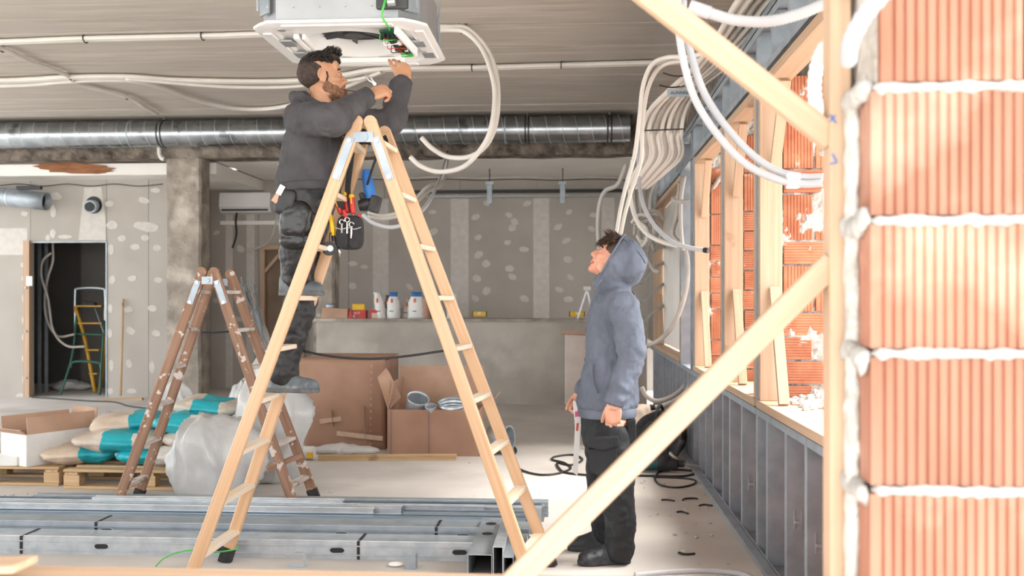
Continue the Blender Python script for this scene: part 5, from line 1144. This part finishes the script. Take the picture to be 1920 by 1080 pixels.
def hand(mb, w, d, n, th, curls, k=1.0, thumb=(.6, .65, .35), tcurl=.5, spread=.05):
    """w wrist, d finger direction, n palm normal, th thumb side"""
    d = Vector(d).normalized(); n = (Vector(n)-d*Vector(n).dot(d)).normalized(); t = Vector(th); t = (t-d*t.dot(d)-n*t.dot(n)).normalized()
    m = Matrix((d, t, n)).transposed(); w = Vector(w); tips = []
    mb.ell(w+d*.05*k, (.055*k, .043*k, .017*k), m, 18, 12, p=.8); mb.ell(w+(d*.03+t*.022+n*.008)*k, (.035*k, .02*k, .018*k), m, 12, 8)
    mb.tube([w-d*.03*k, w, w+d*.03*k], [.027*k, .027*k, .03*k], 14)
    for i, (off, L) in enumerate(((.031, .072), (.0105, .08), (-.0105, .074), (-.03, .058))):
        c = curls[i]; p = w+(d*(.088-.006*abs(i-1))+t*off)*k; ang = 0; pts = [p-d*.02*k, p]; rr_ = [.0095*k, .0095*k]
        for j, (seg, cc) in enumerate(zip((.45, .31, .24), c)):
            ang += cc; dd = d*cos(ang)+n*sin(ang)+t*(spread*(1.5-i)); p = p+dd.normalized()*L*seg*k; pts.append(p); rr_.append((.0088-.0009*j)*k)
        for a, b, r0, r1 in zip(pts, pts[1:], rr_, rr_[1:]): mb.tube([a, b], [r0, r1], 10); mb.ell(b, (r1,)*3, None, 10, 8)
        tips.append(p)
    p = w+(d*.022+t*.03)*k; dd = (d*thumb[0]+t*thumb[1]+n*thumb[2]).normalized(); r = .0125*k
    for j, seg in enumerate((.045, .034, .028)):
        q = p+dd*seg*k; r2 = r*.9; mb.tube([p, q], [r, r2], 10); mb.ell(q, (r2,)*3, None, 10, 8); p = q; r = r2
        dd = (dd*cos(tcurl*.6)+(d*.5+n*.6-t*.3).normalized()*sin(tcurl*.6)).normalized()
    tips.append(p); return tips
def shoe(parent, heel, toe, z, m='boot', ms='soled', ankle=None, k=1.0):
    """heel/toe in plan at sole level z"""
    h = Vector((heel[0], heel[1], z)); t = Vector((toe[0], toe[1], z)); d = (t-h).normalized(); L = (t-h).length; s = Vector((0, 0, 1)).cross(d)
    out = [];
    W = [(0, .026), (.04, .034), (.15, .037), (.35, .034), (.55, .041), (.72, .048), (.86, .044), (.95, .03), (1.0, .012)]
    poly = [h+d*L*a+s*b for a, b in W]+[h+d*L*a-s*b for a, b in reversed(W)]
    so_ = MB().prism(poly, (0, 0, .026)).build('shoe_sole', ms, parent, bevel=.005)
    mb = MB(); fr = Matrix((d, s, Vector((0, 0, 1)))).transposed(); up = Vector((0, 0, 1))
    rings = []
    for a, hw, ht in ((.01, .024, .075), (.06, .034, .1), (.2, .036, .105), (.36, .036, .098), (.52, .04, .075), (.68, .045, .06), (.82, .043, .054), (.93, .033, .045), (.985, .014, .03)):
        c = h+d*L*a+up*.02; rings.append([c+s*hw*cos(q)+up*(ht*max(0, sin(q))**.8) for q in [2*pi*i/20 for i in range(20)]])
    mb.loft(rings)
    if ankle is not None: mb.tube([h+d*L*.2+up*.06, Vector(ankle)], [.046, .05], 16)
    u = skin_build(mb, 'shoe_upper', m, parent, .0055, 3)
    for k_ in range(4):
        a = .36+.075*k_; zz = .118-.014*k_
        MB().tube(spline([h+d*L*a+s*.026+up*(zz-.012), h+d*L*(a+.01)+up*(zz+.004), h+d*L*a-s*.026+up*(zz-.012)], 4), .0035, 5).build('lace', 'dark', u)
    return so_
# ------------------------------------------------------------ the man in the blue-grey hoodie
YT = 5.2
base = at(1140, 1050, Z=0); org = Vector((at(1140, 800, Y=YT).x, YT, 0))
A2 = lambda x, y_, Y=YT: at(x, y_, Y=Y)
H2 = HF(A2(1150, 485, 5.2), (-cos(radians(28)), .05, sin(radians(28))), (sin(radians(28)), 0, cos(radians(28))), 1.03)
b = MB(); head(b, H2)
limb(b, [H2.p(-.02, 0, -.07), H2.p(-.045, 0, -.13), A2(1152, 552, 5.2)], [.056, .056, .065])
# trunk, arms and legs of the body under the clothes, one mesh with head and hands
limb(b, [A2(1152, 560), A2(1148, 640), A2(1142, 790)], [.09, .11, .11])
SL, EL, WL_ = A2(1170, 578, 5.0), A2(1184, 668, 4.93), A2(1151, 756, 4.9)
SR, ER, WR = A2(1150, 578, 5.39), A2(1140, 675, 5.46), A2(1090, 738, 5.44)
limb(b, [SL, EL, WL_+Vector((0, 0, .02))], [.04, .036, .027]); limb(b, [SR, ER, WR], [.04, .036, .027])
limb(b, [A2(1152, 575, 5.05), A2(1152, 575, 5.35)], [.05, .05])
hd = (WL_-EL).normalized()
hand(b, WL_, Vector((-.05, .02, -1)), Vector((.15, 1, 0)), Vector((-1, .1, 0)), [(.5, .9, .6), (.55, .95, .6), (.6, .95, .6), (.6, .95, .6)], 1.02, (.75, .35, .5), .3, .02)
hand(b, WR, Vector((-.35, 0, -1)), Vector((0, -1, 0)), Vector((-1, 0, .2)), [(.7, 1.1, .8)]*4, 1.0, (.7, .3, .5), .5, 0)
LH, LK, LA = A2(1150, 800, 5.08), A2(1156, 925, 5.09), A2(1163, 1018, 5.12)
RH, RK, RA = A2(1134, 800, 5.3), A2(1130, 915, 5.34), A2(1134, 992, 5.4)
limb(b, [LH, LK, LA], [.08, .055, .04]); limb(b, [RH, RK, RA], [.08, .055, .04])
man2 = skin_build(b, 'person', 'skin2', None, .0045, 3, org=org)
tag(man2, 'man in a blue-grey hooded sweatshirt with the hood up, looking up beside the timber brace', 'person')
eyes(H2, man2, True, 'skin2', 'hair2')
mb = MB(); mb.ell(H2.p(-.008, 0, .045), [x*H2.k for x in (.092, .079, .082)], H2.m, 22, 16)
strands(mb, H2, (-.008, 0, .045), (.09, .076, .08), 520, .05, lambda d: d.x > .3 and d.z > .1 and abs(d.y) < .85, lambda d, r: (.55+r.uniform(-.2, .3), d.y*1.2+r.uniform(-.4, .4), -.75+d.z*.6), .0022)
strands(mb, H2, (-.008, 0, .045), (.09, .076, .08), 60, .055, lambda d: d.x > .35 and d.z > .55, lambda d, r: (1, d.y+r.uniform(-.3, .3), r.uniform(.1, .5)), .0025, 9)
mb.build('hair', 'hair2', man2, smooth=True)
# hoodie
FW = Vector((-1, .03, 0)).normalized()
mb = MB()
rings = [oring(A2(x, y_), FW, hd_*YT/F, hw) for x, y_, hd_, hw in ((1152, 540, 30, .09), (1152, 553, 38, .15), (1151, 568, 43, .195), (1150, 590, 46, .2), (1148, 630, 48, .195), (1145, 680, 50, .195), (1142, 730, 53, .2), (1140, 757, 55, .2), (1139, 765, 52, .185), (1138, 778, 51, .18))]
mb.loft(rings)
limb(mb, [A2(1160, 566, 5.09), SL, (SL+EL)/2+Vector((.008, -.01, 0)), EL, (EL+WL_)/2+Vector((.006, 0, 0)), EL*.12+WL_*.88], [.085, .088, .078, .074, .066, .056], wr=.10, seed=2)
limb(mb, [A2(1150, 566, 5.3), SR, ER, ER*.15+WR*.85], [.085, .085, .072, .055], wr=.08, seed=5)
# hood as a shell of rings from the face opening backwards
hr = []
for f, hs, hu, cu, cf in ((.012, .09, .131, .0, .004), (-.008, .1, .137, -.002, .004), (-.045, .106, .139, -.003, .003), (-.09, .108, .128, -.004, .0), (-.13, .1, .108, -.008, 0), (-.158, .08, .082, -.01, 0), (-.174, .048, .048, -.012, 0)):
    hr.append([H2.p(f-cf*sin(a), hs*cos(a), cu+hu*sin(a)) for a in [2*pi*i/26 for i in range(26)]])
mb.loft(hr)
limb(mb, [H2.p(-.03, 0, -.1), A2(1152, 550)], [.078, .1]); limb(mb, [H2.p(-.005, 0, -.14), A2(1146, 550)], [.05, .07])
hoodie = skin_build(mb, 'hooded_sweatshirt', 'hood2', man2, .008, 4, ((.2, .03), (.09, .028), (.04, .01)))
rim = MB().tube([H2.p(.013-.004*sin(a), .091*cos(a), .132*sin(a)) for a in [2*pi*i/40 for i in range(41)]], .0065, 8).build('hood_hem', 'hood2', hoodie, smooth=True)
def ringtube(c, f, hd_, hw, r, nm, par, m, tilt=0): return MB().tube(oring(c, f, hd_, hw, 32, tilt=tilt)+oring(c, f, hd_, hw, 32, tilt=tilt)[:1], r, 8).build(nm, m, par, smooth=True)
wdir = (WL_-EL).normalized(); cw = EL*.1+WL_*.9; MB().tube([cw-wdir*.035, cw-wdir*.03, cw+wdir*.03, cw+wdir*.034], [.05, .054, .052, .046], 18).build('cuff', 'hood2', hoodie, smooth=True)
mb = MB(); mb.loft([oring(A2(1138.5, y_), FW, hd_*YT/F, hw) for y_, hd_, hw in ((762, 53, .19), (764, 55, .193), (778, 54, .19), (780, 52, .185))]).build('waistband', 'hood2', hoodie, smooth=True)
MB().tube(spline([H2.p(.0, .052, .116), H2.p(-.06, .072, .103), H2.p(-.12, .068, .08), H2.p(-.16, .05, .054)], 6), .0035, 6).build('hood_seam', 'hood2', hoodie, smooth=True)
MB().tube(spline([A2(1186, 545, 5.06), A2(1190, 556, 5.0), A2(1182, 572, 4.93), A2(1168, 582, 4.9), A2(1158, 600, 4.93)], 6), .0035, 6).build('sleeve_seam', 'hood2', hoodie, smooth=True)
# kangaroo pocket edge and drawcord
MB().tube(spline([A2(1112, 683, 5.02), A2(1110, 698, 5.015), A2(1113, 718, 5.01), A2(1121, 737, 5.0)], 6), .005, 6).build('pocket_edge', 'hood2', hoodie, smooth=True)
MB().tube(spline([A2(1129, 524, 5.1), A2(1121, 533, 5.09), A2(1114, 544, 5.09)], 5), .006, 6).build('drawcord', 'hood2', hoodie, smooth=True)
# trousers
mb = MB(); mb.loft([oring(A2(1140, y_), FW, hd_*YT/F, hw) for y_, hd_, hw in ((768, 48, .165), (785, 49, .17), (805, 50, .18), (830, 49, .18), (848, 40, .15))])
limb(mb, [A2(1145, 815, 5.1), (LH*.55+LK*.45), LK, LK*.5+LA*.5+Vector((.008, 0, 0)), LA+Vector((0, 0, .03)), LA-Vector((0, 0, .03))], [.118, .108, .09, .087, .078, .078], wr=.1, seed=11)
limb(mb, [A2(1134, 815, 5.28), (RH*.55+RK*.45), RK, RK*.5+RA*.5, RA+Vector((0, 0, .03)), RA-Vector((0, 0, .01))], [.118, .105, .088, .082, .075, .073], wr=.1, seed=17)
tr2 = skin_build(mb, 'work_trousers', 'trous', man2, .008, 3, ((.12, .022), (.05, .014)))
def patch(pts, Y, th, nm, par, m, bev=.006): 
    return MB().prism([A2(x, y_, Y) for x, y_ in pts], (0, th, 0)).build(nm, m, par, bevel=bev)
patch([(1102, 822), (1160, 818), (1161, 838), (1128, 846), (1101, 838)], 4.955, .05, 'pocket_flap', tr2, 'trous')
patch([(1104, 842), (1158, 838), (1157, 886), (1130, 896), (1105, 884)], 4.968, .05, 'cargo_pocket', tr2, 'trous')
patch([(1175, 790), (1192, 786), (1194, 826), (1178, 832)], 5.02, .06, 'hip_pocket', tr2, 'trous')
s1 = shoe(man2, (A2(1181, 1040, 5.14).x, 5.15), (A2(1083, 1045, 5.12).x, 5.08), .004, 'boot', 'soled', LA)
s2 = shoe(man2, (A2(1150, 1020, 5.42).x, 5.42), (A2(1064, 1020, 5.42).x, 5.38), .004, 'boot', 'soled', RA)
# board carried in the far hand
e = empty('carried_board', A2(1085, 890, 5.36), 'narrow white board with pink and red marks held by the hooded man', 'board')
MB().prism([A2(1074, 752, 5.36), A2(1091, 752, 5.36), A2(1089, 800, 5.36), A2(1083, 892, 5.36), A2(1074, 886, 5.36), A2(1078, 800, 5.36)], (0, .03, 0)).build('board_sheet', 'paperw', e)
MB().prism([A2(1078, 772, 5.355), A2(1090, 770, 5.355), A2(1089, 780, 5.355), A2(1078, 782, 5.355)], (0, .01, 0)).build('pink_mark', mat('pink_print', '#d4527f', None, .6), e)
MB().prism([A2(1081, 794, 5.355), A2(1085, 793, 5.355), A2(1083, 808, 5.355), A2(1080, 808, 5.355)], (0, .01, 0)).build('red_mark', 'red', e)
# ------------------------------------------------------------ the man on the ladder
YM = 4.9
A1 = lambda x, y_, Y=YM: at(x, y_, Y=Y)
H1 = HF(A1(606, 147, 4.9), (cos(radians(10)), .30, .15), (-.14, 0, 1), 1.06)
b = MB(); head(b, H1)
limb(b, [H1.p(-.02, 0, -.07), H1.p(-.035, 0, -.12), A1(590, 212)], [.058, .06, .075])
limb(b, [A1(592, 220), A1(584, 280), A1(574, 362)], [.09, .11, .11])
S1, E1, W1_ = A1(566, 222, 4.74), A1(622, 222, 4.55), A1(690, 180, 4.72)
S2, E2, W2 = A1(640, 226, 5.04), A1(728, 224, 5.1), A1(757, 152, 5.18)
limb(b, [S1, E1, W1_], [.042, .038, .028]); limb(b, [S2, E2, W2], [.042, .038, .028]); limb(b, [S1, S2], [.05, .05])
tipsR = hand(b, W1_, Vector((1, .25, .42)), Vector((.15, .9, -.65)), Vector((-.35, .2, .9)), [(.9, 1.2, .8), (.95, 1.25, .8), (1.0, 1.25, .8), (1.0, 1.25, .8)], 1.08, (.45, .5, .5), .4, 0)
tipsL = hand(b, W2+Vector((0, 0, -.005)), Vector((-.05, .12, 1)), Vector((-.5, .75, .1)), Vector((-.9, -.3, .1)), [(.5, .5, .3), (.75, .7, .4), (.85, .8, .5), (.95, .9, .5)], 1.08, (.85, .3, .3), .15, .05)
h1, k1, a1 = A1(570, 358, 5.0), A1(563, 412, 4.82), A1(556, 528, 4.87)
h2, k2, a2 = A1(590, 366, 5.04), A1(570, 540, 4.98), A1(533, 698, 4.9)
limb(b, [h1, k1, a1], [.08, .055, .04]); limb(b, [h2, k2, a2], [.08, .055, .04])
man1 = skin_build(b, 'person', 'skin', None, .0045, 3, org=Vector((A1(545, 735).x, YM, .93)))
tag(man1, 'bearded man in a charcoal sweatshirt standing on the tall ladder reaching up', 'person')
eyes(H1, man1)
# hair: cropped sides, longer quiff
mb = MB(); mb.ell(H1.p(-.03, 0, .028), [x*H1.k for x in (.095, .0795, .078)], H1.m, 22, 16)
for s in (-1, 1): mb.ell(H1.p(.008, s*.066, -.002), (.016*H1.k, .008*H1.k, .03*H1.k), H1.m, 12, 8)
skin_build(mb, 'cropped_hair', 'fade', man1, .005, 2)
mb = MB(); mb.ell(H1.p(-.014, 0, .060), [x*H1.k for x in (.1, .071, .066)], H1.m, 22, 16); mb.ell(H1.p(.05, 0, .1), [x*H1.k for x in (.045, .05, .03)], H1.m @ rotm('Y', .35), 18, 12)
strands(mb, H1, (-.012, 0, .064), (.097, .069, .06), 1300, .017, lambda d: d.z > .0, lambda d, r: (.9+r.uniform(-.3, .3), d.y*.8+r.uniform(-.2, .2), .35+d.z*.3+r.uniform(-.1, .3)), .0018)
strands(mb, H1, (.05, 0, .104), (.043, .048, .028), 420, .026, lambda d: d.z > -.2, lambda d, r: (.5+r.uniform(-.2, .4), d.y*.6+r.uniform(-.2, .2), .6+r.uniform(-.1, .4)), .002, 8)
mb.build('hair', 'hair', man1, smooth=True)
mb = MB()
for f, l, u, r in ((.066, 0, -.096, (.032, .036, .028)), (.077, 0, -.104, (.022, .026, .02)), (.04, 0, -.092, (.04, .046, .026))):
    mb.ell(H1.p(f, l, u), [x*H1.k for x in r], H1.m, 16, 12)
for s in (-1, 1):
    for f, l, u, r in ((.006, .0605, -.036, (.014, .007, .03)), (.012, .0565, -.060, (.028, .011, .028)), (.034, .0515, -.074, (.036, .0128, .027)), (.056, .036, -.086, (.034, .02, .025))):
        mb.ell(H1.p(f, s*l, u), [x*H1.k for x in r], H1.m, 16, 12)
bd = MB(); strands(bd, H1, (.045, 0, -.085), (.055, .052, .036), 520, .009, lambda d: d.z < .45 and d.x > -.6, lambda d, r: (d.x+.3, d.y, d.z-.5), .0016, 5)
for s in (-1, 1): mb.tube(spline([H1.p(.099, 0, -.047), H1.p(.094, s*.014, -.051), H1.p(.08, s*.026, -.062), H1.p(.07, s*.03, -.08)], 5), [.006]*16, 7)
bo = skin_build(mb, 'beard', 'beard', man1, .004, 3); bd.build('beard_strands', 'beard', bo)
o = MB().cyl(H1.p(.093, -.004, -.067), H1.p(.155, -.02, -.085), .0022, n=6).build('screw', 'dark'); tag(o, 'thin dark screw held between the bearded man\'s lips', 'screw')
# sweatshirt
FM = Vector((.97, .22, 0)).normalized(); mb = MB()
rings = [oring(A1(x, y_), FM, hd_*YM/F, hw, tilt=tl) for x, y_, hd_, hw, tl in ((592, 198, 26, .085, -.01), (592, 208, 38, .15, 0), (592, 222, 47, .2, 0), (590, 240, 52, .205, 0), (587, 270, 55, .2, 0), (582, 305, 56, .195, 0), (577, 335, 58, .195, 0), (577, 352, 59, .19, .01), (578, 360, 57, .18, .01))]
mb.loft(rings)
limb(mb, [A1(570, 214, 4.82), S1+Vector((0, 0, -.01)), (S1+E1)/2, E1+Vector((.01, 0, -.005)), (E1+W1_)/2, E1*.08+W1_*.92], [.095, .09, .085, .08, .07, .052], wr=.1, seed=31)
limb(mb, [A1(618, 216, 4.98), S2, (S2+E2)/2+Vector((0, 0, -.015)), E2+Vector((.01, 0, -.01)), (E2+W2)/2, E2*.12+W2*.88], [.09, .085, .08, .078, .07, .055], wr=.1, seed=37)
# folded-down hood at the nape
mb.tube([A1(588, 196)+Vector((.085*cos(a)-.012, .1*sin(a), .035*cos(a)*-1)) for a in [2*pi*i/24 for i in range(25)]], .034, 10)
limb(mb, [A1(572, 186, 4.83), A1(566, 186, 4.9), A1(572, 186, 4.98)], [.032, .044, .032])
sw = skin_build(mb, 'sweatshirt', 'hood1', man1, .008, 4, ((.2, .03), (.09, .028), (.04, .01)))
for (E_, W_) in ((E1, W1_), (E2, W2)):
    d = (W_-E_).normalized(); c = E_*.06+W_*.94; MB().tube([c-d*.05, c-d*.045, c+d*.02, c+d*.025], [.048, .053, .047, .042], 18).build('cuff', 'hood1', sw, smooth=True)
mb = MB(); mb.loft([oring(A1(577.5, y_), FM, hd_*YM/F, hw, tilt=.01) for y_, hd_, hw in ((346, 58, .19), (348, 60.5, .2), (359, 60, .198), (362, 57, .19))]).build('waistband', 'hood1', sw, smooth=True)
# trousers
mb = MB(); mb.loft([oring(A1(572, y_), FM, hd_*YM/F, hw) for y_, hd_, hw in ((346, 52, .17), (362, 53, .175), (380, 51, .175), (400, 44, .16), (412, 34, .12))])
limb(mb, [h1, (h1+k1)/2, k1, (k1*.55+a1*.45), a1+Vector((0, 0, .06)), a1+Vector((0, 0, .02))], [.115, .118, .105, .098, .082, .075], wr=.12, seed=41)
limb(mb, [h2, (h2*.5+k2*.5), k2, (k2*.5+a2*.5), a2+Vector((0, 0, .03)), a2-Vector((0, 0, .01))], [.115, .108, .09, .08, .07, .07], wr=.12, seed=47)
tr1 = skin_build(mb, 'work_trousers', 'trousd', man1, .008, 3, ((.12, .026), (.05, .018)))
mb = MB(); mb.ell(k1+Vector((.0, -.075, -.005)), (.085, .04, .1), rotm('Y', .1), 20, 14, p=.8); mb.ell(k1+Vector((-.01, -.06, -.11)), (.08, .045, .05), None, 18, 12)
skin_build(mb, 'knee_pad', 'leather', tr1, .006, 3, ((.05, .012),))
hp = A1(534, 378, 4.74); mb = MB(); mb.ell(hp, (.05, .03, .07), rotm('Y', .2), 16, 12, p=.6); mb.ell(hp+Vector((.03, -.012, .01)), (.03, .02, .05), rotm('Y', .2), 14, 10, p=.6)
skin_build(mb, 'holster_pocket', 'dark', tr1, .006, 2)
MB().box(hp+Vector((-.012, -.03, .055)), (.028, .008, .05), rotm('Y', .5)).build('white_tab', 'paperw', tr1); MB().box(hp+Vector((-.032, -.024, .02)), (.03, .008, .06), rotm('Y', .6)).build('leather_tab', 'cardl', tr1)
zr1, zr2 = LZ[5]+.0125, LZ[3]+.0125
shoe(man1, (A1(524, 553, 4.87).x, 4.86), (A1(605, 556, 4.87).x, 4.9), zr1, 'bootd', 'sole', a1)
shoe(man1, (A1(500, 735, 4.9).x, 4.9), (A1(599, 738, 4.87).x, 4.87), zr2, 'bootd', 'sole', a2)
# pliers in the right hand
pv = W1_+Vector((1, .25, .42)).normalized()*.075+Vector((0, .03, 0)); tip = at(684, 140, Y=4.75); dd = (tip-pv).normalized(); sd2 = dd.cross(Vector((0, 1, 0))).normalized()
e = empty('pliers', pv, 'small steel pliers gripped in the bearded man\'s raised fist', 'pliers')
mid = pv+(tip-pv)*.45
for s in (-1, 1):
    MB().tube([mid, mid+(tip-mid)*.5+sd2*s*.008, tip+sd2*s*.003], [.007, .006, .002], 6).build('jaw', 'steel', e)
    MB().tube(spline([mid, pv+sd2*s*.012-dd*.02, pv-dd*.045+sd2*s*.012], 5), .006, 8).build('grip', 'red', e, smooth=True)
MB().cyl(mid-Vector((0, .009, 0)), mid+Vector((0, .009, 0)), .009, n=12).build('pivot', 'steel', e)
# ------------------------------------------------------------ tools hanging from the ladder
YH = 4.86; AT = lambda x, y_, Y=YH: at(x, y_, Y=Y)
pc = AT(657, 432); e = empty('tool_pouch', pc-Vector((0, 0, .1)), 'black tool pouch hanging by straps inside the tall ladder', 'tool pouch')
M['canvas'] = mat('black_canvas', '#222224', '#303032', .85, scale=20, c3='#4a4a4a', c3scale=9, c3lo=.62, c3hi=.75, bump=.2, bscale=90)
mb = MB(); mb.ell(pc+Vector((0, 0, -.012)), (.068, .042, .088), None, 22, 16, p=.5); skin_build(mb, 'pouch_body', 'canvas', e, .005, 2)
for s in (-1, 1):
    mb = MB(); mb.ell(pc+Vector((s*.033, -.035, -.04)), (.033, .018, .055), None, 18, 12, p=.55); skin_build(mb, 'front_pocket', 'canvas', e, .004, 2)
for s in (-1, 1): MB().tube(spline([pc+Vector((s*.033-.033, -.05, .012)), pc+Vector((s*.033, -.056, .002)), pc+Vector((s*.033+.033, -.05, .012))], 5), .0025, 5).build('pocket_piping', 'pvcg', e)
def ribbon(pts, wd, nm, par, m='canvas', th=.004):
    P = spline(pts, 6); vs = []
    for i, p in enumerate(P):
        t = (P[min(i+1, len(P)-1)]-P[max(i-1, 0)]).normalized(); s = t.cross(Vector((0, 1, 0))).normalized()*wd/2; vs += [p-s, p+s]
    return MB().add(vs, [(2*i, 2*i+1, 2*i+3, 2*i+2) for i in range(len(P)-1)]).build(nm, m, par, solid=th)
ribbon([AT(643, 400), AT(634, 362, 4.8), AT(636, 310, 4.75), AT(648, 262, 4.75), AT(670, 245, 4.86)], .032, 'strap', e); ribbon([AT(660, 398), AT(652, 360), AT(657, 310), AT(664, 262), AT(674, 245)], .028, 'strap', e)
MB().box(AT(681, 258), (.07, .2, .06)).build('strap_loop', 'canvas', e, bevel=.01)
def driver(label, x0, y0, x1, y1, dy, c1='red', c2='yellow', r=.0135):
    a, b_ = AT(x0, y0, YH+dy), AT(x1, y1, YH+dy); d = (b_-a); L = d.length; d.normalize()
    g = empty('screwdriver', a, label, 'screwdriver', 'screwdrivers in the tool pouch')
    MB().tube([a+d*L*t for t in (0, .1, .3, .6, .85, 1)], [r*.55, r*.8, r*.95, r*.9, r*1.1, r*.85], 12).build('handle', c1, g, smooth=True)
    MB().tube([b_-d*.012, b_+d*.004], [r*1.12, r*.85], 12).build('handle_end', c2, g, smooth='auto'); MB().box(a+d*L*.72+Vector((0, -r*.9, 0)), (r*.8, .006, L*.35), frame(d).copy() @ rotm('Y', pi/2)).build('grip_inlay', c2, g)
    MB().cyl(a+d*.01, a-d*.07, .0035, n=6).build('shaft', 'steel', g); return g
driver('red and yellow screwdriver leaning out left of the pouch', 640, 402, 631, 376, -.01); driver('largest red and yellow screwdriver in the middle of the pouch', 651, 400, 647, 362, .01, r=.016); driver('red and yellow screwdriver right of the middle one in the pouch', 662, 402, 659, 366, -.005, r=.015)
driver('short plain red screwdriver at the pouch corner', 674, 420, 673, 402, .0, 'red', 'red', .01); driver('red-handled screwdriver pushed low in front of the pouch', 650, 412, 645, 395, -.03, 'red', 'red', .011)
for k, (x, y_, l) in enumerate(((641, 416, 'leftmost open-ended spanner sticking out of the pouch'), (651, 412, 'ring spanner with the largest head in the pouch'), (659, 421, 'rightmost small spanner in the pouch'))):
    c = AT(x, y_, YH-.05); g = empty('spanner', c-Vector((0, 0, .08)), l, 'spanner', 'spanners in the tool pouch'); MB().tube([c+Vector((.012*cos(a), 0, .012*sin(a))) for a in [i*pi/6 for i in range(13 if k == 1 else 11)]], .0045, 6).build('jaw_ring', 'steel', g, smooth=True); MB().bar(c-Vector((0, 0, .012)), c-Vector((0, 0, .07)), .008, .005).build('shank', 'steel', g)
g = empty('snap_tester', AT(622, 440, YH-.03), 'yellow voltage tester hanging beside the tool pouch', 'tester'); MB().tube([AT(625, 442, YH-.03), AT(623, 425, YH-.03), AT(620, 404, YH-.03)], [.011, .013, .01], 10).build('tester_body', 'yellow', g, smooth=True); MB().cyl(AT(620, 404, YH-.03), AT(619, 396, YH-.03), .005, n=8).build('tester_tip', 'steel', g); MB().cyl(AT(625, 442, YH-.03), AT(626, 452, YH-.03), .011, n=8).build('tester_base', 'dark', g)
g = empty('tape_roll', AT(618, 475, YH-.05), 'black roll of insulating tape dangling below the yellow tester', 'tape'); c = AT(618, 466, YH-.05); ax_ = Vector((.45, -.9, 0)).normalized(); MB().cyl(c-ax_*.013, c+ax_*.013, .036, n=26).build('tape_ring', 'dark', g, smooth='auto'); MB().cyl(c+ax_*.0135, c+ax_*.015, .016, n=18).build('tape_core', 'paperw', g)
MB().tube(spline([c+Vector((0, 0, .036)), c+Vector((0, 0, .07)), AT(623, 435, YH-.03)], 4), .003, 5).build('hanging_string', 'dark', g)
g = empty('cutters', AT(633, 482, YH-.03), 'small dark cutters hanging below the tool pouch edge', 'cutters'); MB().tube([AT(632, 462, YH-.03), AT(636, 470, YH-.03), AT(637, 482, YH-.03)], [.006, .01, .003], 8).build('blade', 'steel', g, smooth=True); MB().tube([AT(632, 462, YH-.03), AT(628, 448, YH-.03)], [.006, .005], 8).build('grip', 'dark', g)
g = empty('cordless_drill', AT(695, 400), 'blue cordless drill with a black battery hanging inside the tall ladder', 'drill')
MB().tube([AT(687, 318, 4.9), AT(688, 330, 4.9), AT(692, 352, 4.9), AT(696, 372, 4.9)], [.02, .026, .03, .028], 14).build('drill_grip', 'blue', g, smooth='auto')
MB().box(AT(703, 383, 4.9), (.05, .075, .085), rotm('Y', .25)).build('battery', 'matblack', g, bevel=.008); MB().tube([AT(674, 386, 4.9), AT(684, 384, 4.9), AT(694, 380, 4.9)], [.028, .034, .03], 16).build('chuck_ring', 'dark', g, smooth='auto')
MB().tube([AT(676, 362, 4.92), AT(682, 372, 4.92)], [.012, .02], 10).build('chuck', 'dgrey', g)
ribbon([AT(722, 262, 4.88), AT(716, 282, 4.8), AT(704, 300, 4.78), AT(692, 335, 4.85), AT(684, 360, 4.9)], .012, 'wrist_strap', g); ribbon([AT(716, 252, 4.9), AT(722, 268, 4.85), AT(718, 285, 4.8), AT(706, 298, 4.78)], .035, 'wrist_strap', g)
